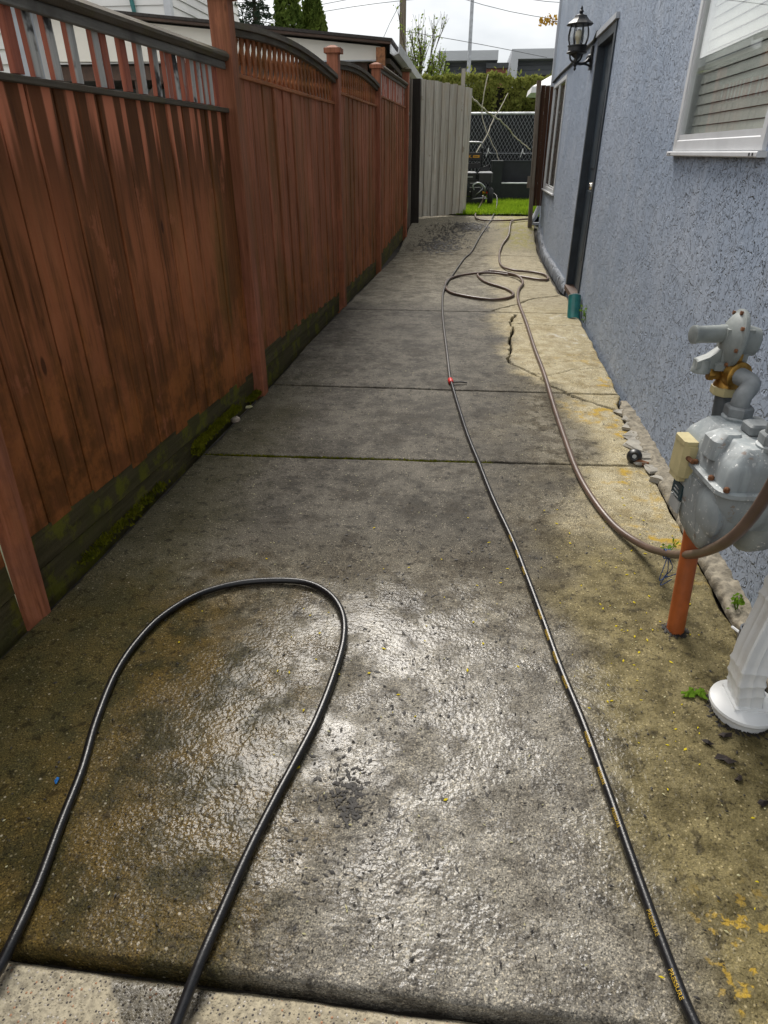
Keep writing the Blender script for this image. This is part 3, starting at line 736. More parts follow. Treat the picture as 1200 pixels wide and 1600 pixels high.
# ================================================================== FENCE
fence = thing('fence', (XF(6), 6, 0), 'tall red painted board fence with capped posts, lattice tops and mossy kickboards', 'fence')
FD = Vector((.045, 1, 0)).normalized(); FO = Vector((1, -.045, 0)).normalized()
def fp(y, z, out=0.0): return Vector((XF(y), y, z)) + FO * out
def fbox(mb, y0, y1, z0, z1, o0, o1, ch=0.0, lean=0.0):
    om = (o0 + o1) / 2; ym = (y0 + y1) / 2
    return mb.beam(fp(ym, z0, om), fp(ym + lean, z1, om), abs(o1 - o0), abs(y1 - y0), up=FD, ch=ch)
def fbeam(mb, y0, z0, y1, z1, o0, o1, h, ch=0.0):
    om = (o0 + o1) / 2; return mb.beam(fp(y0, z0, om), fp(y1, z1, om), abs(o1 - o0), h, ch=ch)
POSTS = [(1.665, -.02, 2.02), (4.085, .02, 2.19), (6.68, .05, 2.24), (8.86, .06, 2.335), (11.42, .22, 2.53)]
for i, (py, z0, z1) in enumerate(POSTS):
    hw = (.028, .048, .048, .048, .048)[i]
    m = MB(); fbox(m, py - hw, py + hw, z0 - .05, z1 - .055, -.05, .058 if i == 1 else .050, .006 if i else .014, lean=.10 if i == 0 else 0)
    p_ = obj('post', m, M['fence_post'], fence)
    m = MB(); yl = py + (.10 if i == 0 else 0); fbox(m, yl - hw - .02, yl + hw + .02, z1 - .0545, z1 - .018, -.07, .076, .008); a = fp(yl, z1 - .018, .001)
    m.loft([[a + FD * (.06 * sx) + FO * (.062 * sy) for sx, sy in ((-1, -1), (1, -1), (1, 1), (-1, 1))], [a + Vector((0, 0, .022)) + FD * (.02 * sx) + FO * (.02 * sy) for sx, sy in ((-1, -1), (1, -1), (1, 1), (-1, 1))]])
    obj('post_cap', m, M['fence_post'] if i < 4 else M['kick'], p_)
PAN = [(-1.0, 1.615, 1.52, (.20, .25), 0), (1.715, 4.035, 1.627, (.262, .165), 1), (4.135, 6.63, 1.805, (.255, .215), 2), (6.73, 8.81, 1.90, (.21, .23), 2), (8.91, 11.37, 2.018, (.24, .44), 1)]
for pi, (y0, y1, zr, (k0, k1), kind) in enumerate(PAN):
    L = y1 - y0
    n = int(round(L / (.147 if pi < 2 else .108))); e = np.linspace(y0, y1, n + 1)
    e[1:-1] += RNG.uniform(-.012, .012, n - 1)
    for k in range(n):
        a, b = e[k], e[k + 1]; u_ = ((a + b) / 2 - y0) / L; zk = k0 + (k1 - k0) * u_
        prd = RNG.uniform(-.005, .005) + (.006 * (k % 2) if pi >= 2 else 0); ov = -.0036 if pi < 2 else -.0050
        if pi == 2 and k == 1: a += .03; 
        m = MB(); fbox(m, a - ov * (k > 0), b + ov * (k < n - 1), zk - RNG.uniform(.0, .03), zr + .004, -.030 + prd, -.004 + prd, .0035, lean=RNG.uniform(-.004, .004))
        obj('board', m, M['fence_board'] if pi < 2 else M['fence_board_far'], fence)
    m = MB(); fbox(m, y0, y1, max(k0, k1) + .01, zr - .004, -.060, -.044); obj('gap_shade_board', m, M['dark_wood'], fence)  # dark sheet added behind the boards so the gaps read black
    # rail under the open top
    m = MB(); fbeam(m, y0, zr + .014, y1, zr + .014, -.045, .014, .022, .003); obj('rail', m, M['rail_wood'] if pi < 2 else M['lattice'], fence)
    if kind == 1:
        zc = zr + (.205 if pi == 1 else .25)
        m = MB(); fbeam(m, y0, zc + .014, y1, zc + .014, .0, .018, .036, .004); obj('trim', m, M['cap_trim'] if pi == 1 else M['rail_wood'], fence)
        m = MB(); fbeam(m, y0, zc + .054, y1 + .0, zc + .054, -.07, .045, .044, .016); obj('cap_rail', m, M['rail_wood'], fence)
        if pi == 1: spots = [1.80, 1.90, 2.0, 2.10, 2.20, 2.30, 2.40, 2.51, 2.635, 2.795, 2.85, 2.995, 3.125, 3.26, 3.375, 3.455, 3.55, 3.64, 3.72, 3.79, 3.86, 3.94]
        else: spots = list(np.arange(y0 + .1, y1 - .05, .125))
        for yb in spots:
            m = MB(); fbox(m, yb - .023, yb + .023, zr + .030, zc + .004, -.026, -.004, .002, lean=RNG.uniform(-.006, .006)); obj('baluster', m, M['baluster'], fence)
    if kind == 2:
        arch = .075 if pi == 2 else .06; ze = zr + .165
        def ztop(yy): return ze + arch * math.sin(math.pi * min(1, max(0, .08 + .92 * (yy - y0) / L))) ** .9
        P0 = [fp(yy, ztop(yy) + .012, .002) for yy in np.linspace(y0, y1, 22)]; P1 = [fp(yy, ztop(yy) + .044, -.005) for yy in np.linspace(y0, y1, 22)]
        for PP, nm, mt, w_, h_ in ((P0, 'trim', M['rail_wood'], .05, .030), (P1, 'cap_rail', M['rail_wood'], .11, .030)):
            m = MB(); m.loft([[p + FO * (sx * w_ / 2) + Vector((0, 0, sy * h_ / 2)) for sx, sy in ((-1, -1), (1, -1), (1, 1), (-1, 1))] for p in PP]); obj(nm, m, mt, fence)
        for yb in np.arange(y0 + .04, y1 - .02, .104):
            m = MB(); fbox(m, yb - .020, yb + .020, zr + .031, ztop(yb) + .002, -.014, -.002, lean=RNG.uniform(-.004, .004)); obj('lattice_slat', m, M['lattice'], fence)
        for yb in np.arange(y0 - .25, y1 - .04, .100):       # diagonal slats behind
            za = zr + .031; a = yb; top = None
            if a < y0: za += (y0 - a); a = y0
            q = a; zz = za
            while q < y1 and zz < ztop(q): q += .005; zz += .005
            if q - a > .03:
                m = MB(); m.beam(fp(a, za, -.019), fp(q, zz, -.020), .006, .036, up=(0, -1, 1)); obj('lattice_slat', m, M['lattice'], fence)
    # kickboards, two courses
    for c_, (f0, f1, oo) in enumerate(((.52, 1.0, -.006), (-.1, .50, -.010))):
        g0, g1 = float(G(y0)), float(G(y1))
        z0a = g0 - .02 + (k0 - g0 + .02) * f0; z0b = g0 - .02 + (k0 - g0 + .02) * f1; z1a = g1 - .02 + (k1 - g1 + .02) * f0; z1b = g1 - .02 + (k1 - g1 + .02) * f1
        m = MB(); ring = lambda yy, za, zb: [fp(yy, za, oo - .04), fp(yy, za, oo), fp(yy, zb, oo), fp(yy, zb, oo - .04)]
        m.loft([ring(y0, z0a, z0b), ring(y1, z1a, z1b)]); obj('kickboard', m, M['kick'], fence)

# moss growing along the foot of the fence and in the joint
def tuft(name, cx, cy, cz, n, sx, sy, hh_, mat, label):
    cx = np.asarray(cx); idx = RNG.integers(0, len(cx), n)
    x_ = cx[idx] + RNG.normal(0, sx, n); y_ = np.asarray(cy)[idx] + RNG.normal(0, sy, n); z_ = np.asarray(cz)[idx] + np.abs(RNG.normal(0, hh_ * .6, n)) * .7
    an = RNG.uniform(0, 6.28, n); w_ = RNG.uniform(.003, .007, n); h_ = hh_ * RNG.uniform(.3, 1, n); l_ = RNG.normal(0, .006, (n, 2))
    V = np.empty((n, 3, 3)); V[:, 0] = np.stack([x_ - w_ * np.cos(an), y_ - w_ * np.sin(an), z_], 1); V[:, 1] = np.stack([x_ + w_ * np.cos(an), y_ + w_ * np.sin(an), z_], 1); V[:, 2] = np.stack([x_ + l_[:, 0], y_ + l_[:, 1], z_ + h_], 1)
    o = np_obj(name, V.reshape(-1, 3), np.arange(n * 3).reshape(-1, 3), mat, smooth=None); return tag(o, label, 'moss', kind='stuff')
yy = np.concatenate([np.linspace(3.05, 3.62, 30), np.linspace(2.0, 2.6, 6), np.linspace(3.9, 4.05, 6)])
tuft('moss', XF(yy) + .016, yy, .02 + 0 * yy + .03 * (np.abs(yy - 3.35) < .3), 7000, .014, .03, .022, M['moss'], 'bright green moss growing along the foot of the fence')
xx = np.concatenate([np.linspace(-1.33, .18, 60)]); tuft('joint_moss', xx, 3.14 + .045 * xx, -.012 + 0 * xx, 3000, .02, .0028, .010, M['moss'], 'thin yellow green moss filling the joint between two slabs')
# ================================================================== GATE
gA, gB = Vector((-.86, 12.62, 0)), Vector((-.03, 13.50, 0)); gd = (gB - gA).normalized(); gn = Vector((gd.y, -gd.x, 0))
gate = thing('gate', (gA.x, gA.y, .4), 'silvery weathered board gate standing open at the end of the path', 'gate')
nbd = 13; gl = (gB - gA).length
for k in range(nbd):
    c = gA + gd * (gl * (k + .5) / nbd); t_ = (k + .5) / nbd; off = gn * (.012 if k % 2 else -.008)
    m = MB(); m.beam(c + off + Vector((0, 0, .42 + .02 * random.random())), c + off + Vector((0, 0, 2.50 - .075 * t_ + random.uniform(-.012, .012))), .022, gl / nbd * 1.06, up=gd, ch=.003); obj('board', m, M['gate_wood'], gate)
for zz in (.75, 2.1):
    m = MB(); m.beam(gA - gn * .045 + Vector((0, 0, zz)), gB - gn * .045 + Vector((0, 0, zz)), .04, .09); obj('rail', m, M['grey_post'], gate)
m = MB(); m.beam((-.905, 12.22, .30), (-.925, 12.25, 2.46), .15, .10, up=(0, 1, 0), ch=.006); tag(obj('gate_post', m, M['dark_wood']), 'dark weathered post between the red fence and the grey gate', 'post')
m = MB(); m.beam((-.985, 12.02, .30), (-.985, 12.02, 2.44), .04, .12, up=(0, 1, 0), ch=.004); tag(obj('gate_post', m, M['grey_post']), 'thin grey edge board behind the last capped fence post', 'post')
m = MB(); m.beam((-.19, 13.9, .40), (-.205, 13.9, 2.74), .07, .09, up=(0, 1, 0), ch=.004); tag(obj('wooden_stake', m, M['gate_wood']), 'pale wooden stake rising behind the top of the grey gate', 'stake')
# right hand gate jamb: grey post and brown boards against the house
jamb = thing('side_panel', (1.1, 12.1, .36), 'narrow brown stained board panel with grey post at the house corner', 'panel')
m = MB(); m.beam((1.065, 12.0, .34), (.985, 12.0, 2.40), .065, .09, up=(0, 1, 0), ch=.005); obj('post', m, M['grey_post'], jamb)
for k in range(3):
    x0 = 1.065 + .070 * k; m = MB(); m.beam((x0 + .035, 12.06 + .012 * (k % 2), .66), (x0 + .0, 12.06 + .012 * (k % 2), 2.345 - .01 * k), .066, .022, up=(0, 1, 0), ch=.003); obj('board', m, M['brown_wood'], jamb)
m = MB(); m.beam((.975, 11.95, .93), (.975, 11.95, 1.10), .05, .03, up=(0, 1, 0)); obj('latch_block', m, M['grey_post'], jamb)
# pale downspout at the far corner
ds = thing('downspout', (1.2, 12.3, .4), 'pale grey downspout on the far corner of the house, with a kicked out foot', 'downspout')
m = MB(); m.beam((1.235, 12.34, .75), (1.235, 12.34, TOPZ), .07, .07, up=(0, 1, 0), ch=.008); obj('pipe', m, M['grey_metal_paint'], ds)
m = MB(); m.tube([(1.235, 12.34, .76), (1.22, 12.30, .62), (1.15, 12.22, .47), (1.09, 12.16, .41)], .042, 8); obj('elbow', m, M['grey_metal_paint'], ds, 40)
m = MB(); m.beam((1.06, 12.19, .375), (1.24, 12.19, .375), .12, .035); obj('splash_block', m, M['grey_metal_paint'], ds)

# ================================================================== GAS METER
U_ = Vector((.09, -.995, 0)).normalized(); V_ = Vector((-.995, -.09, 0)).normalized(); MC = Vector((.80, 1.76, 0))
meter = thing('gas_meter', (.8, 1.76, .46), 'chipped grey gas meter with regulator and cream dial cover by the wall', 'gas meter')
def rr(hu, hv, z, rad, n=8, cu=0.0, cv=0.0):
    hu *= .85; cu *= .85; rad = min(rad, hu * .98, hv * .98); out = []
    for q, (sx, sy) in enumerate(((1, 1), (-1, 1), (-1, -1), (1, -1))):
        for k in range(n):
            th = math.pi / 2 * (q + k / (n - 1)); out.append(MC + U_ * (cu + sx * (hu - rad) + rad * math.cos(th)) + V_ * (cv + sy * (hv - rad) + rad * math.sin(th)) + Vector((0, 0, z)))
    return out
m = MB(); m.loft([rr(.165, .085, .575, .05), rr(.183, .108, .61, .045), rr(.188, .115, .645, .04), rr(.190, .118, .688, .04)])
low = obj('lower_case', m, M['meter'], meter, 50)
for cv in (.062, -.062):      # the two measuring chambers hang below as tapered lobes
    m = MB(); m.loft([rr(.030, .014, .448, .012, cv=cv * .92), rr(.070, .030, .456, .028, cv=cv * .94), rr(.115, .044, .485, .04, cv=cv * .97), rr(.150, .053, .53, .05, cv=cv), rr(.172, .058, .58, .05, cv=cv), rr(.182, .060, .63, .05, cv=cv), rr(.182, .058, .66, .05, cv=cv)]); obj('chamber', m, M['meter'], meter, 60)
for cu in (-.075, .075):
    m = MB(); m.lathe([(.070, -.02), (.076, .0), (.064, .010), (.04, .016), (.0, .018)], MC + U_ * cu + V_ * .108 + Vector((0, 0, .60)), V_ + Vector((0, 0, -.10)), 24, cap=False); obj('diaphragm_pan', m, M['meter'], meter, 50)
m = MB(); m.loft([rr(.202, .130, .684, .05), rr(.206, .134, .688, .05), rr(.206, .134, .700, .05), rr(.200, .128, .704, .05)]); obj('seam_flange', m, M['meter'], meter, 35)
m = MB(); m.loft([rr(.190, .118, .702, .022), rr(.188, .116, .755, .020), rr(.180, .108, .772, .018), rr(.150, .080, .808, .016), rr(.145, .076, .811, .014)]); obj('upper_case', m, M['meter'], meter, 28)
m = MB(); m.loft([rr(.055, .045, .75, .02, cv=.085, cu=.02), rr(.050, .040, .80, .02, cv=.085, cu=.02), rr(.03, .026, .818, .015, cv=.075, cu=.02)]); obj('valve_bulge', m, M['meter'], meter, 40)
m = MB(); m.loft([rr(.035, .03, .815, .008, cu=.01), rr(.035, .03, .836, .008, cu=.01), rr(.028, .024, .842, .008, cu=.01)]); obj('top_plug', m, M['pipe_grey'], meter, 30)
for k, (cu, cv) in enumerate(((.158, .116), (.085, .126), (-.02, .127), (-.158, .116), (.166, .0), (.166, -.09))):
    m = MB(); m.lathe([(.008, 0), (.008, .010), (.005, .013), (0, .013)], MC + U_ * cu + V_ * cv + Vector((0, 0, .704)), (0, 0, 1), 6, cap=False); obj('bolt', m, M['rust'], meter)
ib = MC + V_ * .124 - U_ * .090
def fbx(mb, c, hu, hv, z0, z1, ch): return mb.beam(c + Vector((0, 0, z0)), c + Vector((0, 0, z1)), hu * 2, hv * 2, up=V_, ch=ch)
m = MB(); fbx(m, ib, .048, .028, .645, .742, .014); fbx(m, ib + V_ * .005, .040, .025, .7425, .756, .008); fbx(m, ib + V_ * .003, .034, .023, .628, .6445, .007); obj('dial_cover', m, M['cream'], meter, 40)
m = MB(); m.tube([ib + U_ * .046 + V_ * .016 + Vector((0, 0, .71)), ib + U_ * .074 + V_ * .012 + Vector((0, 0, .71))], .007, 6); obj('seal_screw', m, M['rust'], meter)
m = MB(); fbx(m, MC + V_ * .1265 - U_ * .085, .034, .003, .565, .612, 0); np_ = obj('name_plate', m, M['plate_dark'], meter)
m = MB(); fbx(m, MC + V_ * .1255 - U_ * .085, .034, .003, .520, .560, 0); obj('name_plate', m, M['plate_light'], meter)
for k, (a, hgt) in enumerate(((-.02, .004), (-.006, .003), (.006, .003))):
    m = MB(); fbx(m, MC + V_ * .1302 - U_ * .085, .022 - .004 * k, .0006, .587 + a, .587 + a + hgt, 0); obj('plate_lettering', m, M['plate_light'], np_)
nutA = MC - U_ * .105; nutB = MC + U_ * .105
for nn, z_ in ((nutA, .805), (nutB, .805)):
    m = MB(); m.lathe([(.040, 0), (.042, .012), (.036, .016)], nn + Vector((0, 0, z_)), n=20); obj('collar', m, M['meter'], meter, 35)
    m = MB(); m.lathe([(.036, .014), (.040, .018), (.040, .040), (.035, .046)], nn + Vector((0, 0, z_)), n=6); obj('union_nut', m, M['pipe_grey'], meter)
m = MB(); m.tube(catmull([nutA + Vector((0, 0, .845)), nutA + Vector((0, 0, .875)), Vector((.818, 1.895, .903)), Vector((.803, 1.93, .912)), Vector((.795, 1.965, .912))], .01), .026, 14); obj('elbow', m, M['pipe_grey'], meter, 60)
m = MB(); m.lathe([(.034, -.016), (.040, -.012), (.040, .012), (.034, .016)], (.797, 1.955, .912), (.3, -.95, 0), 18); obj('rusty_ring', m, M['brass'], meter, 40)
m = MB(); m.lathe([(.034, .845), (.038, .85), (.038, .872), (.033, .88), (.036, .905), (.036, .93), (.028, .945), (.028, .97)], (.79, 1.99, 0), n=16); m.tube([(.79, 1.99, .90), (.735, 1.985, .905)], .017, 8); m.lathe([(.02, 0), (.02, .016)], (.742, 1.986, .904), (-1, 0, 0), 6); obj('valve_tee', m, M['brass'], meter, 40)
m = MB(); m.lathe([(.040, .842), (.042, .846), (.042, .866), (.038, .869)], (.79, 1.99, 0), n=8); obj('tee_nut', m, M['cream'], meter)
m = MB(); m.tube([(.797, 1.93, .46), (.79, 1.99, .85)], .0255, 14); obj('riser_pipe', m, M['pipe_dark'], meter, 60)
# regulator
RC = Vector((.784, 2.0, 1.005)); RN = Vector((-.99, .06, .10)).normalized()
m = MB(); m.loft([[RC + Vector((sx * a, sy * b, z_)) for sx, sy in ((-1, -1), (1, -1), (1, 1), (-1, 1))] for a, b, z_ in ((.050, .040, -.085), (.050, .040, -.068), (.036, .032, -.062), (.038, .034, .035))]); m.lathe([(.034, -.062), (.040, -.058), (.046, -.02), (.070, -.004)], RC, RN, 24); obj('regulator_body', m, M['regulator'], meter, 35)
m = MB(); m.lathe([(.068, -.006), (.084, -.004), (.086, .0), (.086, .008), (.081, .011), (.076, .012), (.072, .016), (.058, .026), (.040, .034), (.028, .038)], RC, RN, 32); reg = obj('regulator_dome', m, M['regulator'], meter, 40)
for k in range(8):
    th = k * math.pi / 4 + .2; a = RN.cross(Vector((0, 0, 1))).normalized(); b = a.cross(RN)
    m = MB(); m.lathe([(.006, 0), (.006, .007)], RC + (a * math.cos(th) + b * math.sin(th)) * .079 + RN * .011, RN, 6); obj('bolt', m, M['rust'], reg)
TN = Vector((-.97, -.22, .0)).normalized(); tb = RC + RN * .03 + Vector((0, 0, .012))
m = MB(); m.lathe([(.026, 0), (.0245, .07), (.0245, .088), (.0265, .091), (.0265, .101), (.022, .104), (.0, .103)], tb, TN, 20); obj('spring_tube', m, M['regulator'], meter, 40)
m = MB(); m.loft([[RC + RN * .02 + TN * a + Vector((0, 0, zz)) + Vector((0, s_ * .020, 0)) for s_, zz in ((-1, z0), (1, z0), (1, z1), (-1, z1))] for a, z0, z1 in ((.0, -.085, -.015), (.05, -.085, -.05), (.085, -.085, -.062))]); m.lathe([(.024, -.10), (.028, -.098), (.028, -.088), (.024, -.082), (.024, -.06)], RC + RN * .02 + TN * .062, (0, 0, 1), 16); obj('vent', m, M['regulator'], meter, 35)
# outlet pipe
m = MB(); m.tube([nutB + Vector((0, 0, .85)), nutB + Vector((.002, 0, .95))], .029, 14); m.lathe([(.026, .94), (.034, .945), (.034, .99), (.026, .995)], nutB, n=16); m.tube(catmull([nutB + Vector((0, 0, .99)), nutB + Vector((0, 0, 1.16)), nutB + Vector((.015, .004, 1.20)), nutB + Vector((.06, .01, 1.215)), Vector((XW(1.66) + .02, 1.66, 1.215))], .02), .022, 14); obj('outlet_pipe', m, M['pipe_grey'], meter, 45)
m = MB(); m.lathe([(.036, 0), (.036, .018)], (XW(1.66) - .02, 1.66, 1.215), (1, 0, 0), 16); obj('wall_flange', m, M['pipe_grey'], meter, 40)
for c_ in list(meter.children): c_.location.z -= .045; c_.location.x += .022
# orange pipe
m = MB(); m.tube([(.797, 1.833, -.05), (.797, 1.833, 0.0), (.799, 1.89, .27), (.797, 1.935, .475)], .0285, 22); tag(obj('orange_pipe', m, M['orange'], None, 40), 'orange coated pipe leaning out of the concrete under the gas meter', 'pipe')

# green pipe stub under the door, grey pipe stub
gp = thing('drain_pipe', (1.075, 6.52, .05), 'short teal green drain pipe standing below the dark door', 'pipe')
m = MB(); m.tube([(1.073, 6.42, .03), (1.078, 6.50, .11), (1.082, 6.56, .175), (1.083, 6.60, .225)], .060, 16, cap=False); obj('pipe', m, M['green_pipe'], gp, 60)
m = MB(); m.lathe([(.060, 0), (.062, .006), (.050, .006), (.050, -.05)], (1.083, 6.60, .225), (.02, .5, .85), 16, cap=False); obj('rim', m, M['white_vinyl'], gp, 40)
m = MB(); m.lathe([(.034, -.04), (.034, .085), (.029, .085), (.029, .0)], (1.005, 1.76, .0), (-.06, .0, 1), 20, cap=False); tag(obj('pipe_stub', m, M['pvc_grey'], None, 40), 'open grey plastic pipe stub behind the white downspout', 'pipe')

# white downspout with round floor adapter
dsp = thing('downspout', (.90, 1.46, 0), 'white metal downspout elbow entering a round white floor adapter', 'downspout')
DC = Vector((.886, 1.470, 0))
m = MB(); m.lathe([(.080, -.01), (.082, .024), (.090, .028), (.094, .034), (.092, .042), (.074, .050), (.062, .056), (.05, .056)], DC, n=36); obj('adapter', m, M['white_metal'], dsp, 40)
path_ = [(.886, 1.470, .03), (.876, 1.470, .09), (.866, 1.472, .15), (.868, 1.480, .22), (.880, 1.490, .29), (.893, 1.499, .36), (.902, 1.505, .44), (.905, 1.507, .56), (.905, 1.507, 1.4), (.905, 1.507, 3.2), (.905, 1.507, 5.1)]
def corr(path_, hw, hd, kk):
    rings = []; P = [Vector(p) for p in catmull(path_[:8], .012)] + [Vector(p) for p in path_[8:]]
    for i, p in enumerate(P):
        t_ = (P[min(i + 1, len(P) - 1)] - P[max(0, i - 1)]).normalized(); a = Vector((0, 1, 0)); a = (a - t_ * a.dot(t_)).normalized(); b = t_.cross(a)
        s_ = 1 + (.085 if (i % 3 == 0 and (3 < i < 13 or 25 < i < 36)) else 0); ring = []
        for (ax_, ay_), (bx_, by_) in (((-1, -1), (1, -1)), ((1, -1), (1, 1)), ((1, 1), (-1, 1)), ((-1, 1), (-1, -1))):
            for q in range(9):
                f_ = (q + .5) / 9; gr = 1 - (.055 if q in (2, 3, 5, 6) else 0.0); cx_ = (ax_ + (bx_ - ax_) * f_); cy_ = (ay_ + (by_ - ay_) * f_)
                if abs(ax_ - bx_) > 0: cy_ *= gr
                else: cx_ *= gr
                ring.append(p + (a * (cx_ * hw) + b * (cy_ * hd)) * s_)
        rings.append(ring)
    return rings
m = MB(); m.loft(corr(path_, .043, .035, 0)); obj('spout', m, M['white_metal'], dsp, 20)
m = MB(); m.box((.838, 1.418, .050), (.934, 1.522, .060)); obj('collar', m, M['white_metal'], dsp)

# ================================================================== HOSES
def hose(name, pts, r, mat, label, step=.03, n=10):
    C = catmull(pts, step); rs = r
    m = MB(); m.tube(C, rs, n); o = obj(name, m, mat, None, 60); tag(o, label, 'hose'); return o, C
LOOP = [(-.88, .42, -.010), (-0.849, 0.556, .006), (-0.845, 0.616, .016), (-0.864, 0.740, .012), (-0.896, 0.885, .012), (-0.927, 1.039, .012), (-0.973, 1.198, .012), (-1.011, 1.389, .012), (-1.012, 1.546, .012), (-0.983, 1.686, .012), (-0.905, 1.819, .012), (-0.786, 1.902, .012), (-0.647, 1.940, .012), (-0.522, 1.938, .012), (-0.423, 1.876, .012), (-0.357, 1.770, .012), (-0.329, 1.636, .012), (-0.330, 1.469, .012), (-0.346, 1.284, .012), (-0.370, 1.146, .012), (-0.396, 1.015, .012), (-0.420, 0.875, .012), (-0.436, 0.741, .013), (-0.447, 0.627, .016), (-0.458, 0.517, .0), (-.47, .40, -.02)]
hose('pressure_hose', [(x_, y_, z_ + .0035) for x_, y_, z_ in LOOP], .0118, M['hose_black'], 'wet black pressure hose lying in a big loop in the foreground', .02, 14)
PR = [(.53, .45, -.02), (0.518, 0.604, .012), (0.504, 0.673, .013), (0.486, 0.793, .0125), (0.464, 0.965, .0125), (0.444, 1.135, .0125), (0.414, 1.364, .0125), (0.377, 1.584, .0125), (0.346, 1.821, .0125), (0.308, 2.091, .0125), (0.269, 2.345, .0125), (0.199, 2.712, .0125), (0.138, 3.100, .0125), (0.076, 3.489, .0125), (0.007, 4.026, 0.013), (-0.040, 4.40, 0.024)]
PR = [(x_, y_, z_ + .002) for x_, y_, z_ in PR]
ph, PC = hose('pressure_hose', PR, .0112, M['hose_black'], 'straight black pressure hose with gold print running up to a red coupling', .02, 14)
P2 = [(-.040, 4.40, .026), (-0.053, 4.493, 0.028), (-0.097, 5.135, 0.047), (-0.152, 5.933, 0.063), (-0.194, 6.699, 0.076), (-0.211, 7.35, 0.082), (-.205, 7.62, .098), (-.195, 7.9, .095), (-0.142, 8.498, 0.086), (-0.003, 9.995, 0.088), (0.10, 10.6, .105), (0.234, 11.401, 0.244), (0.413, 12.317, 0.39), (.47, 12.9, .43), (.545, 13.9, .43), (.60, 14.7, .50), (.605, 15.2, .62), (.54, 15.42, .675), (.455, 15.45, .685)]
hose('pressure_hose', [(x_, y_, z_ + .002) for x_, y_, z_ in P2], .0105, M['hose_grey'], 'thin grey brown pressure hose from the red coupling to the machine', .05, 8)
cpl = thing('hose_coupling', (-.045, 4.44, .02), 'red hose coupling on the thin pressure hose in mid path', 'coupling')
m = MB(); m.lathe([(.010, -.035), (.017, -.030), (.019, .0), (.019, .03), (.014, .045), (.010, .055)], (-.046, 4.43, .026), (-.14, .99, .02), 14); obj('sleeve', m, M['red_plastic'], cpl, 40)
m = MB(); m.tube([(-.04, 4.40, .03), (.02, 4.425, .026), (.07, 4.43, .02)], .005, 6); obj('lever', m, M['black_metal'], cpl)
# gold print along the hose
def wrap_text(txt, s0, hsize, parent, C, r):
    cu = bpy.data.curves.new('t', 'FONT'); cu.body = txt; cu.size = hsize; to = bpy.data.objects.new('t', cu); COL.objects.link(to)
    dg = bpy.context.evaluated_depsgraph_get(); me = bpy.data.meshes.new_from_object(to.evaluated_get(dg)); bpy.data.objects.remove(to)
    Pn = np.array(C); S = np.concatenate([[0], np.cumsum(np.linalg.norm(np.diff(Pn, axis=0), axis=1))])
    mb = MB(); vs = []
    for v in me.vertices:
        s_ = s0 + .085 - v.co.x; c_ = np.array([np.interp(s_, S, Pn[:, k]) for k in range(3)]); d_ = np.array([np.interp(s_ + .01, S, Pn[:, k]) for k in range(3)]) - c_
        d_ = Vector(d_).normalized(); lf = Vector((0, 0, 1)).cross(d_).normalized(); up = d_.cross(lf)
        th = R(42) - (v.co.y - hsize * .35) / r * 1.0
        vs.append(Vector(c_) + (lf * math.cos(math.pi / 2 - th) * 1 + up * math.sin(math.pi / 2 - th)) * (r * 1.03))
    mb.add(vs, [tuple(p.vertices) for p in me.polygons]); bpy.data.meshes.remove(me)
    return obj('printed_text', mb, M['gold_print'], parent)
for s0 in (.20, .315, .56, .68, .80, 1.02, 1.13, 1.24, 1.35, 1.62, 1.74, 1.86): wrap_text('PRESSURE', s0, .0125, ph, PC, .0112)

GH = [(0.692, 1.30, .93), (0.704, 1.36, .776), (0.709, 1.42, .659), (0.710, 1.50, .554), (0.763, 1.75, .365), (.80, 1.98, .215), (0.803, 2.10, .144), (0.786, 2.30, .050), (0.72, 2.50, 0.017), (0.664, 2.761, 0.016), (0.634, 3.073, 0.016), (0.627, 3.546, 0.016), (0.626, 4.029, 0.017), (0.624, 4.654, 0.036), (0.608, 5.292, 0.052), (0.601, 6.119, 0.068), (0.588, 7.019, 0.080), (0.624, 7.601, 0.085), (0.705, 8.088, 0.095), (0.649, 8.478, 0.112), (0.457, 8.792, 0.100), (0.338, 8.929, 0.088), (0.195, 8.712, 0.088), (0.192, 8.472, 0.087), (0.279, 8.080, 0.087), (0.487, 7.697, 0.086), (0.557, 7.415, 0.084), (0.498, 7.203, 0.082), (0.325, 7.085, 0.081), (0.089, 7.191, 0.082), (-0.122, 7.409, 0.084), (-0.198, 7.775, 0.086), (-0.181, 8.201, 0.087), (-0.031, 8.540, 0.088), (0.293, 8.70, 0.100), (0.612, 8.60, 0.09), (0.93, 8.335, 0.087), (1.03, 8.390, 0.087), (1.02, 8.714, 0.088), (0.874, 8.900, 0.088), (0.629, 8.963, 0.100), (0.508, 9.433, 0.089), (0.516, 10.341, 0.096), (0.573, 10.928, 0.162), (0.688, 11.410, 0.255), (0.740, 12.0, 0.366), (0.790, 12.33, 0.40), (0.95, 12.50, 0.41), (1.12, 12.62, .42), (1.20, 13.2, .44), (1.35, 13.6, .43)]
hose('garden_hose', [(x_, y_, z_ + .002) for x_, y_, z_ in GH], .0145, M['hose_brown'], 'brown garden hose curling down the path and up over the gas meter', .04, 12)
G2 = [(1.149, 12.60, 0.42), (0.793, 12.42, 0.405), (0.402, 12.36, 0.40), (0.20, 12.50, 0.41), (0.155, 13.1, 0.425), (.20, 14.0, .44), (.28, 14.9, .50), (.345, 15.35, .62), (.36, 15.48, .70)]
hose('garden_hose', [(x_, y_, z_ + .002) for x_, y_, z_ in G2], .0150, M['hose_brown'], 'pale brown garden hose lying across the gateway and up to the machine', .05, 10)
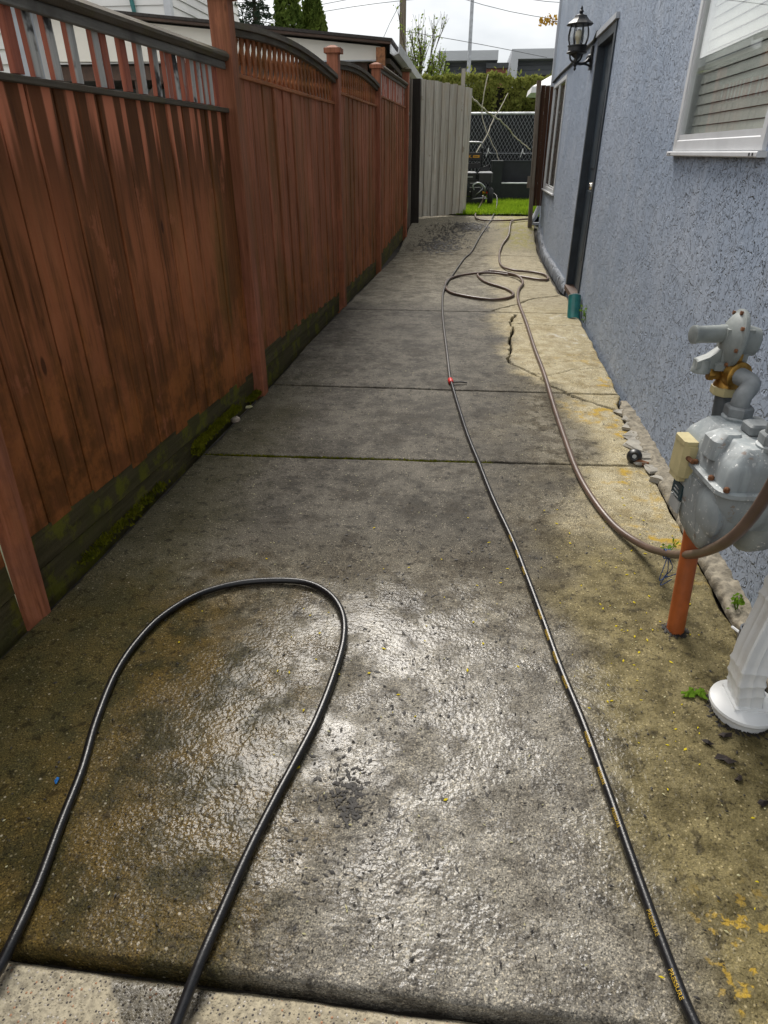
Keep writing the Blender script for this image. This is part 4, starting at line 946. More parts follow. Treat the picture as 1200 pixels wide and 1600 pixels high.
# blue twine tied to the hose
tw = thing('twine', (.80, 2.06, .1), 'loose dark blue twine knotted round the brown hose', 'twine')
TB = Vector((.803, 2.085, .152))
m = MB()
for k in range(3): m.tube([TB + Vector((.008 * k - .008, .018 * math.cos(a), .018 * math.sin(a))) for a in np.linspace(0, 6.28, 12)], .0022, 5)
obj('knot', m, M['blue'], tw, 60)
for dx, ln_ in ((-.012, .10), (.006, .12), (.02, .085)):
    m = MB(); m.tube(catmull([TB + Vector((dx * .3, -.018, -.01)), TB + Vector((dx, -.03, -ln_ * .5)), TB + Vector((dx * .4 - .01, -.03, -ln_)), TB + Vector((dx + .022, -.03, -ln_ * .75))], .012), .0018, 5); obj('strand', m, M['blue'], tw, 60)

# ================================================================== PRESSURE WASHER
pw = thing('pressure_washer', (.2, 15.6, .4), 'black pressure washer with orange print standing on the lawn behind the gate', 'pressure washer')
for sx in (-.42, .26):
    m = MB(); m.tube(catmull([(sx, 15.95, .62), (sx, 15.95, 1.30), (sx, 15.95, 1.55), (sx + (.03 if sx < 0 else -.03), 15.95, 1.61)], .05), .018, 8); obj('handle_tube', m, M['black_metal'], pw, 50)
m = MB(); m.tube(catmull([(.26, 15.95, 1.52), (.235, 15.95, 1.60), (.17, 15.95, 1.625), (-.33, 15.95, 1.625), (-.40, 15.95, 1.60), (-.42, 15.95, 1.52)], .03), .02, 8); obj('handle_bar', m, M['steel'], pw, 50)
m = MB(); m.beam((-.40, 15.92, 1.36), (.24, 15.92, 1.36), .05, .16, ch=.01); pan = obj('panel', m, M['black_plastic'], pw)
m = MB(); m.beam((-.40, 15.88, 1.14), (.24, 15.88, 1.20), .12, .10); m.beam((.24, 15.88, 1.10), (.42, 15.88, 1.16), .10, .09); obj('tray', m, M['black_plastic'], pw)
m = MB(); m.beam((.06, 15.893, 1.362), (.20, 15.893, 1.362), .004, .045); obj('print_bar', m, M['orange_print'], pan)
m = MB(); m.beam((.085, 15.889, 1.362), (.175, 15.889, 1.362), .003, .010); obj('print_line', m, M['black_plastic'], pan)
cu = bpy.data.curves.new('t', 'FONT'); cu.body = 'K'; cu.size = .085; to = bpy.data.objects.new('t', cu); COL.objects.link(to)
me = bpy.data.meshes.new_from_object(to.evaluated_get(bpy.context.evaluated_depsgraph_get())); bpy.data.objects.remove(to)
mb = MB(); mb.add([(-.035 + v.co.x * 1.25, 15.892, 1.333 + v.co.y) for v in me.vertices], [tuple(p.vertices) for p in me.polygons]); obj('printed_letter', mb, M['orange_print'], pan)
def rbox(name, lo, hi, mat, ch=.02, par=pw): m_ = MB(); m_.box(lo, hi, ch); return obj(name, m_, mat, par)
tk = rbox('fuel_tank', (-.34, 15.40, .93), (.17, 15.72, 1.06), M['black_plastic'], .04); m = MB(); m.loft([[Vector((-.10, 15.50, 0)) + Vector((sx * a, sy * b, z_)) for sx, sy in ((-1, -1), (1, -1), (1, 1), (-1, 1))] for a, b, z_ in ((.25, .13, 1.06), (.22, .10, 1.085), (.06, .05, 1.09))]); obj('tank_top', m, M['steel'], tk)
m = MB(); m.lathe([(.05, 1.085), (.05, 1.115), (.03, 1.12)], (-.08, 15.52, 0), n=14); obj('fuel_cap', m, M['black_plastic'], tk, 40)
m = MB(); m.beam((-.12, 15.397, .985), (.08, 15.397, .985), .004, .018); obj('tank_badge', m, M['plate_light'], tk)
mf = rbox('muffler', (.18, 15.40, .88), (.50, 15.72, 1.06), M['black_plastic'], .03); m = MB(); m.loft([[Vector((.34, 15.55, 0)) + Vector((sx * a, sy * b, z_)) for sx, sy in ((-1, -1), (1, -1), (1, 1), (-1, 1))] for a, b, z_ in ((.15, .15, 1.06), (.12, .12, 1.085))]); obj('muffler_guard', m, M['steel'], mf)
m = MB(); m.box((-.28, 15.42, .62), (.24, 15.75, .925), .03); eng = obj('engine_block', m, M['black_plastic'], pw)
for k in range(6): m = MB(); m.box((.03, 15.405, .66 + .04 * k), (.26, 15.60, .675 + .04 * k)); obj('cooling_fin', m, M['steel'] if k % 2 else M['black_metal'], eng)
m = MB(); m.lathe([(.14, 0), (.15, .02), (.15, .05), (.12, .07), (.04, .075)], (-.13, 15.42, .77), (0, -1, 0), 24); obj('recoil_cover', m, M['black_metal'], eng, 40)
m = MB(); m.box((.06, 15.28, .60), (.30, 15.42, .74), .02); pump = obj('pump', m, M['black_metal'], pw)
m = MB(); m.tube(catmull([(.12, 15.32, .74), (.10, 15.26, .84), (.22, 15.24, .88), (.34, 15.28, .80), (.36, 15.40, .70)], .02), .015, 8); obj('pump_tube', m, M['rail_pale'], pump, 60)
m = MB(); m.tube(catmull([(.14, 15.30, .62), (.20, 15.24, .68), (.30, 15.26, .78), (.24, 15.28, .86)], .02), .012, 8); obj('pump_tube', m, M['steel'], pump, 60)
m = MB(); m.tube([(.27, 15.38, .69), (.33, 15.40, .69)], .025, 8); obj('brass_fitting', m, M['orange_print'], pump, 40)
m = MB(); m.tube([(.33, 15.40, .69), (.38, 15.42, .688)], .018, 8); obj('yellow_fitting', m, M['yellow_plastic'], pump, 40)
m = MB(); m.tube([(.375, 15.425, .687), (.47, 15.45, .685)], .022, 8); obj('red_grip', m, M['red_plastic'], pump, 40)
m = MB(); m.tube(catmull([(-.40, 15.30, .50), (.20, 15.26, .585), (.42, 15.26, .58)], .05), .016, 8); m.tube([(-.40, 15.34, .52), (-.42, 15.95, .62)], .016, 8); m.tube([(.40, 15.26, .58), (.27, 15.95, .62)], .016, 8); obj('frame', m, M['steel'], pw, 50)
m = MB(); m.loft([[Vector((-.06, 15.45, 0)) + Vector((sx * a, sy * b, z_)) for sx, sy in ((-1, -1), (1, -1), (1, 1), (-1, 1))] for a, b, z_ in ((.40, .19, .405), (.45, .20, .60))]); obj('skid_plate', m, M['black_plastic'], pw)
for sx in (.47, -.50):
    m = MB(); prof = [(.06, -.05), (.16, -.058), (.188, -.04), (.195, 0), (.188, .04), (.16, .058), (.06, .05)]; m.lathe(prof, (sx, 15.38, .600), (1, 0, 0), 28); wh = obj('wheel', m, M['rubber'], pw, 40)
    m = MB(); m.lathe([(.09, -.060), (.095, 0), (.09, .060)], (sx, 15.38, .600), (1, 0, 0), 20); obj('rim', m, M['black_metal'], wh, 40)

# black garden box with cut-out, chain link fence, sticks
bb = thing('garden_box', (1.0, 17.3, .4), 'black garden box with a stepped recess and pale ledge beside the machine', 'box')
m = MB(); m.box((.52, 17.0, .40), (.76, 17.9, 1.255)); obj('side_cabinet', m, M['black_box'], bb)
m = MB(); m.box((.763, 17.0, .40), (1.75, 17.9, .80)); obj('base', m, M['black_box'], bb)
m = MB(); m.box((.763, 17.62, .803), (1.75, 17.9, 1.255)); obj('back', m, M['black_box'], bb)
m = MB(); m.box((.765, 16.99, .8015), (1.75, 17.30, .822)); obj('ledge', m, M['rail_pale'], bb)
m = MB(); m.box((.51, 16.99, 1.257), (.77, 17.9, 1.275)); m.box((.772, 17.60, 1.257), (1.75, 17.9, 1.275)); obj('rim', m, M['modern_dark'], bb)
cl = thing('chain_link_fence', (0, 18.5, .4), 'chain link fence with black privacy screen and pale top rail below the hedge', 'fence')
m = MB(); m.box((-6, 18.54, .42), (6, 18.55, 2.25)); obj('privacy_screen', m, M['screen'], cl)
m = MB(); m.tube([(-6, 18.5, 2.268), (6, 18.5, 2.262)], .028, 8); obj('top_rail', m, M['rail_pale'], cl, 60)
m = MB(); m.tube([(-6, 18.49, 1.42), (6, 18.49, 1.42)], .008, 6); obj('tension_wire', m, M['wire'], cl, 60)
m = MB()
for x0 in np.arange(-3.6, 3.0, .088):
    for s_ in (1, -1):
        a, b = x0, x0 + 1.84 * s_ * .62; m.beam((a, 18.505 + .006 * s_, .42), (b, 18.505 + .006 * s_, 2.26), .008 if s_ < 0 else .013, .006)
w_ = obj('wire_mesh', m, M['wire'], cl); w_['kind'] = 'stuff'
for x0 in (-2.4, 1.9):
    m = MB(); m.tube([(x0, 18.47, .4), (x0, 18.47, 2.26)], .03, 10); obj('post', m, M['rail_pale'], cl, 60)
for k, (x0, z0) in enumerate(((.44, 1.44), (1.28, 1.42))):
    m = MB(); m.tube(catmull([(x0 - .05, 18.44, z0 - .09), (x0 - .02, 18.43, z0 + .0), (x0 + .0, 18.43, z0 + .10), (x0 + .012, 18.43, z0 + .01), (x0 + .07, 18.44, z0 - .02)], .03), .010, 6)
    tag(obj('rag_tie', m, M['canvas'], None, 60), ('small white tie on the chain link wire above the machine', 'small white tie on the chain link wire beside the brown panel')[k], 'tie', 'ties on the chain link fence')
ST = [([(-.06, 13.7, 2.33), (.25, 14.6, 2.13), (.60, 15.4, 1.98), (.95, 16.2, 1.72), (1.35, 17.0, 1.5)], .017, 'long pale bent stick slanting down from the gate across the opening'),
      ([(.30, 17.5, 2.98), (.22, 17.5, 2.5), (.24, 17.5, 2.1), (.42, 17.5, 1.75), (.60, 17.5, 1.45), (.70, 17.45, 1.25)], .015, 'thin upright stick leaning on the black garden box'),
      ([(.10, 16.2, 1.35), (.30, 16.6, 1.72), (.50, 17.1, 2.12), (.78, 17.6, 2.62)], .015, 'short pale stick rising from behind the machine handle')]
for p_, r_, lb in ST:
    C = catmull(p_, .12); C = [c + RNG.normal(0, .008, 3) for c in C]; m = MB(); m.tube(C, [r_ * (1 - .4 * i / len(C)) for i in range(len(C))], 6); tag(obj('stick', m, M['stick'], None, 60), lb, 'stick')
# white canopy beyond the house corner
um = thing('garden_umbrella', (2.3, 15.0, .4), 'white garden umbrella edge showing beyond the corner of the house', 'umbrella')
UC = Vector((2.32, 14.9, 0)); m = MB(); ring0 = []; N8 = 8
prof = [(1.38, 2.40), (1.36, 2.50), (.7, 2.82), (.05, 3.12)]
m.lathe(prof, UC, n=8, cap=False); obj('canopy', m, M['canvas'], um)
m = MB(); m.tube([UC + Vector((0, 0, .4)), UC + Vector((0, 0, 3.15))], .025, 8); obj('pole', m, M['pole_grey'], um, 60)
# ================================================================== VEGETATION
def leaf_cloud(name, pts, size, mat, parent, up=.3, aspect=2.0):
    """small four cornered leaf clumps at pts"""
    n = len(pts); s_ = size * RNG.uniform(.55, 1.35, n)
    a = RNG.normal(0, 1, (n, 3)); a[:, 2] += up * 2; a /= np.linalg.norm(a, axis=1, keepdims=True)
    b = RNG.normal(0, 1, (n, 3)); b -= a * (a * b).sum(1, keepdims=True); b /= np.linalg.norm(b, axis=1, keepdims=True)
    V = np.empty((n, 4, 3)); V[:, 0] = pts - a * s_[:, None] * .5; V[:, 1] = pts + b * s_[:, None] * .5 / aspect; V[:, 2] = pts + a * s_[:, None] * .5; V[:, 3] = pts - b * s_[:, None] * .5 / aspect
    return np_obj(name, V.reshape(-1, 3), np.arange(n * 4).reshape(-1, 4), mat, parent, smooth=None)
hd = thing('hedge', (0, 20.4, .4), 'long clipped cedar hedge behind the chain link fence', 'hedge')
n = 62000; hx = RNG.uniform(-5.5, 5.5, n); hz = RNG.random(n) ** .8 * 2.95 + .4; top = 3.18 + .22 * (fbm(hx, hx * 0 + 2, .9) - .3) + .16 * (fbm(hx, hx * 0 + 5, 4) - .5)
hz = np.minimum(hz, top - RNG.random(n) * .12) + np.where(RNG.random(n) < .03, RNG.random(n) * .22, 0)
face = 19.75 + .42 * fbm(hx, hz, 2.3) + .35 * fbm(hx + 3, hz, 7, 2); hy = face + RNG.random(n) ** 2.2 * 1.2
gapx = np.exp(-((hx - .62 - .1 * (hz - 2)) / .11) ** 2) * (hz < 2.95); keep = RNG.random(n) > gapx * .97
leaf_cloud('foliage', np.stack([hx, hy, hz], 1)[keep], .105, M['hedge'], hd, .35)
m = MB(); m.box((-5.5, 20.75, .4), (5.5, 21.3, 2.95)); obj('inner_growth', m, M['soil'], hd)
for k, x0 in enumerate(np.arange(-5, 5.4, .62)):
    m = MB(); m.tube([(x0, 20.45, .4), (x0 + .05, 20.45, 1.6), (x0 - .02, 20.45, 2.9)], [.05, .035, .012], 6); obj('trunk', m, M['bark'], hd, 60)

def cedar(x, y, z0, h, r, label, dens=5200):
    t = thing('cedar_tree', (x, y, z0), label, 'tree', 'columnar cedars behind the garage')
    k = RNG.random(dens); zz = k ** .9 * h; prof = np.interp(zz / h, [0, .12, .45, .75, .92, 1], [.75, 1, .95, .66, .30, .02]) * r
    th = RNG.uniform(0, 6.283, dens); rad = prof * (1 - .55 * RNG.random(dens) ** 2.5) * (.82 + .36 * fbm(th * 1.3, zz, 3.2, 2))
    P = np.stack([x + rad * np.cos(th), y + rad * np.sin(th), z0 + zz], 1); leaf_cloud('crown', P, .15, M['cedar'], t, .9, 2.2)
    m = MB(); m.tube([(x, y, z0), (x, y, z0 + h * .95)], [.07, .01], 6); obj('trunk', m, M['bark'], t, 60)
cedar(-3.95, 16.4, .2, 4.75, .46, 'tallest left columnar cedar rising behind the dark garage roof edge')
cedar(-3.62, 17.2, .2, 4.55, .42, 'middle columnar cedar set back between two others behind the garage roof')
cedar(-3.33, 16.5, .2, 4.00, .42, 'right hand shorter columnar cedar with a rounded top behind the garage roof')
sp = thing('spruce_tree', (-5.0, 17.6, .2), 'blue green spruce with drooping branches rising behind the garage roof', 'tree')
pts = []; H = 6.0
m = MB(); m.tube([(-5.0, 17.6, .2), (-5.0, 17.6, H)], [.12, .015], 8); obj('trunk', m, M['bark'], sp, 60)
bm_ = MB()
for lv in np.arange(.8, H - .15, .16):
    L = .95 * (1 - lv / H) ** .8 + .08
    for q in range(8):
        th = RNG.uniform(0, 6.283); l_ = L * RNG.uniform(.7, 1.1); tt = RNG.random(46) ** .7
        bx_ = tt * l_; dz_ = -.22 * tt * l_ + .16 * tt ** 3 * l_
        sd_ = RNG.normal(0, .055, 46) * (1.2 - tt); hang = -np.abs(RNG.normal(0, .05, 46))
        pts.append(np.stack([-5.0 + bx_ * math.cos(th) - sd_ * math.sin(th), 17.6 + bx_ * math.sin(th) + sd_ * math.cos(th), .2 + lv + dz_ + hang], 1))
        bm_.tube([(-5.0, 17.6, .2 + lv), (-5.0 + l_ * math.cos(th), 17.6 + l_ * math.sin(th), .2 + lv - .06 * l_)], [.012, .004], 4)
leaf_cloud('crown', np.concatenate(pts), .085, M['spruce'], sp, .1, 2.6); obj('branches', bm_, M['bark'], sp)
# tree just coming into leaf
dt = thing('young_tree', (-1.75, 24, .3), 'young tree just coming into pale green leaf beside the utility pole', 'tree')
rnd = random.Random(5); br = MB(); lp = []
def grow(p, d, l_, r_, dep):
    q = p + d * l_; mid = p + d * (l_ * .5) + Vector((rnd.uniform(-.04, .04), rnd.uniform(-.04, .04), .02)) * l_
    br.tube([p, mid, q], [r_, r_ * .85, r_ * .68], 5)
    if dep <= 2:
        for k in range(int(2 + 9 * (1 - min(1, max(0, (q.z - 3.2) / 1.3))))): 
            s_ = rnd.random(); c = p.lerp(q, s_); 
            lp.append((c.x + rnd.gauss(0, .05), c.y + rnd.gauss(0, .05), c.z + rnd.gauss(0, .05)))
    if dep == 0: return
    for k in range(3 if dep > 1 else 2):
        nd = (d + Vector((rnd.uniform(-.38, .38), rnd.uniform(-.38, .38), rnd.uniform(.15, .6)))).normalized(); grow(p.lerp(q, rnd.uniform(.45, 1)), nd, l_ * rnd.uniform(.58, .85), r_ * .62, dep - 1)
for k in range(5):
    br = MB(); grow(Vector((-1.75, 24, 1.6)), Vector((rnd.uniform(-.45, .38), rnd.uniform(-.3, .3), 1)).normalized(), rnd.uniform(1.05, 1.4), .035, 4); obj('limb', br, M['bark'], dt, 60)
m = MB(); m.tube([(-1.75, 24, .3), (-1.75, 24, 1.7)], [.09, .06], 8); obj('trunk', m, M['bark'], dt, 60)
leaf_cloud('crown', np.array(lp), .085, M['spring'], dt, .2, 1.7)
mp_ = thing('maple_twig', (1.35, 14, 3.4), 'sprig of golden young maple leaves poking past the house corner', 'twig')
m = MB(); m.tube([(1.75, 14.1, 3.30), (1.4, 14, 3.40), (1.12, 14, 3.42)], [.012, .008, .004], 5); obj('stem', m, M['bark'], mp_, 60)
leaf_cloud('leaves', np.stack([RNG.uniform(1.06, 1.34, 90), RNG.normal(14, .05, 90), RNG.normal(3.42, .035, 90)], 1), .055, M['maple'], mp_, .1, 1.3)

# weeds and small plants
def plant(name, x, y, z, n, r, h, label, mat=None, sz=.03):
    t = thing(name, (x, y, z), label, 'weed'); m_ = MB(); P = []
    for k in range(max(3, n // 9)):
        a = random.uniform(0, 6.28); q = (x + r * .7 * math.cos(a), y + r * .7 * math.sin(a), z + h * random.uniform(.5, 1)); m_.tube([(x, y, z), q], [.002, .001], 4)
        for j in range(9): P.append((q[0] + random.gauss(0, r * .3), q[1] + random.gauss(0, r * .3), max(z + .004, q[2] + random.gauss(0, h * .25))))
    obj('stem', m_, M['weed'], t); leaf_cloud('leaf', np.array(P), sz, mat or M['weed'], t, .3, 1.6); return t
plant('weed', 1.135, 6.24, .055, 70, .045, .12, 'small green weed at the wall below the teal pipe')
plant('weed', 1.035, 1.95, .01, 36, .03, .05, 'small weed with yellow petals in the wall crack by the white downspout', sz=.018)
plant('weed', .905, 2.33, .0, 22, .03, .04, 'few green leaves growing in the crack behind the orange pipe', sz=.022)
lf = thing('fallen_leaf', (.771, 1.523, .004), 'torn bright green leaf lying on wet concrete by the downspout adapter', 'leaf')
for k in range(6):
    a = random.uniform(0, 6.28); cx, cy = .771 + random.uniform(-.025, .03), 1.523 + random.uniform(-.015, .015); m = MB(); ring = []
    for q in range(9):
        th = 6.283 * q / 9; rr_ = .016 * (1 + .5 * math.sin(q * 2.3 + k)); ring.append((cx + rr_ * 1.3 * math.cos(th) * math.cos(a) - rr_ * .7 * math.sin(th) * math.sin(a), cy + rr_ * 1.3 * math.cos(th) * math.sin(a) + rr_ * .7 * math.sin(th) * math.cos(a), .006 + .008 * random.random()))
    m.add(ring + [(cx, cy, .012 + .006 * random.random())], [(q, (q + 1) % 9, 9) for q in range(9)]); obj('leaf_blade', m, M['weed'], lf)

# ================================================================== SMALL THINGS ON THE PATH
def rock(name, x, y, z, sx, sy, sz, mat, label, cat, group=None, rot=None, seed=0, jag=.25, parent=None):
    r_ = random.Random(seed); a = r_.uniform(0, 6.28) if rot is None else rot; V = []
    import itertools
    m_ = MB(); nth = 9 if jag < .3 else 7; rings = []
    for k, (rad, h) in enumerate(((.80, -.02), (1.0, .35), (.92, .75), (.55, 1.0)) if jag < .3 else ((1.0, -.05), (1.05, .55), (.93, .95), (.6, 1.0))):
        ring = []
        for q in range(nth):
            th = 6.283 * q / nth; j = 1 + jag * math.sin(q * 2.7 + seed * 1.3) * .6 + r_.uniform(-jag, jag) * .5
            u_, v_ = rad * j * math.cos(th) * sx, rad * j * math.sin(th) * sy
            ring.append((x + u_ * math.cos(a) - v_ * math.sin(a), y + u_ * math.sin(a) + v_ * math.cos(a), z + sz * (h + r_.uniform(-.08, .08) * (k > 0))))
        rings.append(ring)
    m_.loft(rings); o = obj(name, m_, mat, None, 40 if jag < .15 else None); return tag(o, label, cat, group)
CH = [(1.055, 3.98, .05, .035, .03), (1.068, 3.86, .045, .04, .035), (1.058, 3.73, .06, .045, .03), (1.045, 3.60, .05, .07, .032), (1.04, 3.43, .065, .09, .035), (1.04, 3.27, .055, .035, .055), (1.02, 3.215, .075, .022, .04), (1.045, 3.12, .05, .045, .045), (1.052, 3.01, .055, .04, .05), (1.075, 3.32, .03, .03, .05)]
CL = ['small broken concrete piece at the far end of the wall crack', 'second broken concrete piece from the far end of the wall crack', 'flat broken concrete piece third from the far end by the wall', 'broken concrete flake by the wall just beyond the long slab piece', 'long thin slab of broken concrete beside the wall', 'thick broken concrete lump beside the black pipe end', 'narrow flat concrete shard touching the black pipe end', 'pale jagged concrete lump just nearer than the slab joint', 'nearest pale broken concrete lump beside the wall base', 'small concrete lump wedged against the wall by the slab joint']
for k, (x, y, sx, sy, sz) in enumerate(CH): rock('concrete_chunk', x - .012, y, .0 + .004, sx * .85, sy * 1.15, sz * .50, M['chunk'], CL[k], 'rubble', 'broken concrete along the wall', rot=random.uniform(-.5, .5), seed=k, jag=.42)
rock('pebble', -1.335, 3.56, .002, .032, .022, .030, M['pebble'], 'smooth pale pebble lying at the edge of the path by the fence', 'stone', rot=.3, seed=3, jag=.05)
rock('pebble', -1.325, 3.80, .004, .026, .020, .012, M['petal_pale'], 'flat whitish stone chip near the foot of the fence', 'stone', rot=.6, seed=5, jag=.2)
bp = thing('pipe_end', (.95, 3.235, 0), 'black rubber ball shaped pipe end with a hole lying in the slab joint', 'pipe end')
m = MB(); m.lathe([(.012, .026), (.022, .030), (.036, .018), (.040, .0), (.034, -.022), (.02, -.032)], (.955, 3.235, .036), (-.25, -.9, .35), 20); obj('cap', m, M['black_plastic'], bp, 50)
m = MB(); m.lathe([(.0, .0305), (.011, .0305)], (.955, 3.235, .036), (-.25, -.9, .35), 12, cap=False); obj('hole', m, M['plate_light'], bp)
m = MB(); m.tube(catmull([(.955, 3.225, .020), (.985, 3.20, .015), (1.02, 3.19, .012)], .01), [.020, .019, .018, .017, .016, .015, .014, .014, .013][:len(catmull([(.955, 3.225, .020), (.985, 3.20, .015), (1.02, 3.19, .012)], .01))], 10); obj('tail', m, M['rust'], bp, 50)
DB = [(0.751, 1.336, 'dark wet leaf scrap, nearest the green leaf'), (0.807, 1.368, 'dark wet leaf scrap just below the white adapter'), (0.784, 1.281, 'dark wet leaf scrap in the middle of the scattered row'), (0.794, 1.223, 'small dark leaf scrap second from the right picture edge'), (0.830, 1.155, 'dark leaf scrap at the right edge of the picture')]
def scrap(x, y, s_, k):
    m_ = MB(); r_ = random.Random(k); n_ = 8; ring = []; a = r_.uniform(0, 3.14)
    for q in range(n_):
        th = 6.283 * q / n_; rr_ = s_ * r_.uniform(.5, 1.15); u_, v_ = 1.3 * rr_ * math.cos(th), .7 * rr_ * math.sin(th)
        ring.append((x + u_ * math.cos(a) - v_ * math.sin(a), y + u_ * math.sin(a) + v_ * math.cos(a), .003 + r_.uniform(0, .010)))
    m_.add(ring + [(x, y, .014), (x, y, -.002)], [(q, (q + 1) % n_, n_) for q in range(n_)] + [((q + 1) % n_, q, n_ + 1) for q in range(n_)]); return m_
for k, (x, y, lb) in enumerate(DB): tag(obj('leaf_scrap', scrap(x, y, .014 + .004 * (k % 3), k), M['leaf_dead']), lb, 'leaf', 'dark leaf scraps by the downspout')
tag(obj('plastic_scrap', scrap(-.981, 1.009, .008, 40), M['blue_bit']), 'tiny bright blue plastic scrap on the left of the wet slab', 'scrap')
m = MB(); m.tube([(.985, 1.85, .02), (1.0, 1.80, .028), (1.01, 1.765, .03)], .005, 6); tag(obj('plastic_straw', m, M['white_vinyl']), 'short white plastic stick by the grey pipe stub', 'stick')
# scattered mud crumbs, petals, twigs
def scatter(name, n, fx, sz, mat, label, cat, flat=.35, zoff=.0025):
    P = fx(n); n = len(P); s_ = sz * RNG.uniform(.4, 1.5, n); a = RNG.uniform(0, 6.28, n); V = np.empty((n, 5, 3)); zz = G(P[:, 1]) + zoff
    for k in range(4):
        th = a + k * 1.5708; rr_ = s_ * RNG.uniform(.6, 1.2, n) * (1.5 if k % 2 else .7); V[:, k] = np.stack([P[:, 0] + rr_ * np.cos(th), P[:, 1] + rr_ * np.sin(th), zz + .0005], 1)
    V[:, 4] = np.stack([P[:, 0], P[:, 1], zz + s_ * flat + .002], 1)
    F = np.array([[0, 1, 4], [1, 2, 4], [2, 3, 4], [3, 0, 4]])[None] + (np.arange(n) * 5)[:, None, None]
    return tag(np_obj(name, V.reshape(-1, 3), F.reshape(-1, 3), mat, smooth=None), label, cat, kind='stuff')
def clump(cs): 
    def f(n):
        cs_ = np.array(cs); i = RNG.integers(0, len(cs_), n); return np.stack([RNG.normal(cs_[i, 0], cs_[i, 2]), RNG.normal(cs_[i, 1], cs_[i, 3])], 1)
    return f
scatter('mud_clump', 700, clump([(-.215, 1.08, .028, .022), (-.235, 1.09, .07, .06), (-.20, 1.02, .015, .02), (-.05, 1.2, .16, .25), (-.05, 1.5, .2, .3), (-.2, .9, .12, .08), (.1, 2.3, .25, .25), (-.3, 2.1, .25, .2)]), .0052, M['mud'], 'dark clots of mud on the wet slab near the big hose loop', 'mud', .10, .001)
scatter('mud_crumbs', 900, lambda n: np.stack([RNG.uniform(-1.2, .95, n), .68 + RNG.random(n) ** 1.5 * 4.5], 1), .0034, M['mud'], 'fine dark crumbs of mud strewn over the path', 'mud', .6)
scatter('mud_smear', 1300, clump([(-.28, 11.6, .2, .35), (-.42, 10.9, .18, .22), (.1, 11.95, .15, .15)]), .016, M['mud'], 'dark mud trodden over the last slab by the gate', 'mud', .3, .006)
def ring_pts(cx, cy, r, sd):
    def f(n):
        a = RNG.uniform(0, 6.283, n); q = r + np.abs(RNG.normal(0, sd, n)); return np.stack([cx + q * np.cos(a), cy + q * np.sin(a)], 1)
    return f
scatter('packed_dirt', 160, ring_pts(.797, 1.833, .028, .008), .0045, M['mud'], 'dark dirt packed round the foot of the orange pipe', 'dirt', .4)
scatter('packed_dirt', 220, ring_pts(.886, 1.470, .080, .010), .0045, M['mud'], 'dark dirt gathered round the white floor adapter', 'dirt', .4)
scatter('petals', 170, clump([(.72, 2.0, .13, .25), (.70, 1.75, .12, .25), (.62, 1.3, .15, .3), (.35, 1.9, .3, .35), (-.3, 1.6, .35, .3), (.85, 2.6, .1, .4)]), .0042, M['petal'], 'tiny yellow petals scattered over the wet concrete', 'petals', .25)
scatter('blossom_bits', 520, lambda n: np.stack([RNG.uniform(-1.1, .95, n), .66 + RNG.random(n) ** 1.3 * 4], 1), .0026, M['petal_pale'], 'fine pale blossom bits scattered over the path', 'petals', .25)

# ================================================================== NEIGHBOURS
def lap(parent, mat, p0, p1, z0, z1, stepz, out):
    """lapped siding boards from p0 to p1, each its own piece"""
    p0, p1, out = Vector(p0), Vector(p1), Vector(out); zz = z0
    while zz < z1 - .01:
        t_ = min(zz + stepz, z1); m_ = MB(); L = [p0, p1]
        m_.loft([[q + out * .004 + Vector((0, 0, t_)), q + out * .030 + Vector((0, 0, zz)), q + Vector((0, 0, zz))] for q in L]); obj('siding_board', m_, mat, parent); zz += stepz
gar = thing('garage', (-4, 12.8, 0), 'low cream garage with dark shingle edge and open carport behind the fence', 'garage')
def zrf(x): return 2.73 + (-1.15 - x) * .0955
m = MB(); front = [(-1.30, 2.53), (-8.0, 2.60), (-8.0, zrf(-8.0) - .05), (-1.30, zrf(-1.30) - .05)]
m.loft([[Vector((x, 10.60, z)) for x, z in front], [Vector((x, 10.72, z)) for x, z in front]]); obj('gable_wall', m, M['gable'], gar)
m = MB(); m.box((-2.9, 10.585, 2.53), (-1.32, 10.598, 2.545)); obj('panel_joint', m, M['grey_metal_paint'], gar)
m = MB(); rf = [(-1.12, zrf(-1.12)), (-8.6, zrf(-8.6)), (-8.6, zrf(-8.6) + .035), (-1.12, zrf(-1.12) + .035)]
m.loft([[Vector((x, 10.42, z)) for x, z in rf], [Vector((x, 15.3, z)) for x, z in rf]]); obj('roof', m, M['roofing'], gar)
m = MB(); fb = [(-1.14, zrf(-1.14) - .028), (-8.6, zrf(-8.6) - .028), (-8.6, zrf(-8.6) - .002), (-1.14, zrf(-1.14) - .002)]
m.loft([[Vector((x, 10.44, z)) for x, z in fb], [Vector((x, 10.58, z)) for x, z in fb]]); obj('rake_board', m, M['fascia_brown'], gar)
m = MB(); m.box((-1.34, 10.46, 2.40), (-1.22, 10.60, 2.67)); obj('corner_board', m, M['rust_end'], gar)
m = MB(); m.box((-1.30, 10.605, 2.5), (-1.16, 15.2, 2.56)); obj('soffit', m, M['soffit'], gar)
m = MB(); ga = [(-1.15, 2.70), (-1.15, 2.60), (-1.10, 2.575), (-1.03, 2.60), (-1.01, 2.70), (-1.03, 2.70), (-1.045, 2.615), (-1.10, 2.595), (-1.135, 2.612), (-1.135, 2.70)]
m.loft([[Vector((x, 10.46, z)) for x, z in ga], [Vector((x, 15.2, z)) for x, z in ga]]); obj('gutter', m, M['white_vinyl'], gar)
m = MB(); m.box((-1.48, 10.9, 0), (-1.36, 15.1, 2.5)); obj('side_wall', m, M['soffit'], gar)
for k in range(7):
    m = MB(); m.box((-1.35, 11.2 + .6 * k, 2.42), (-1.17, 11.24 + .6 * k, 2.498)); obj('rafter_tail', m, M['fascia_brown'], gar)
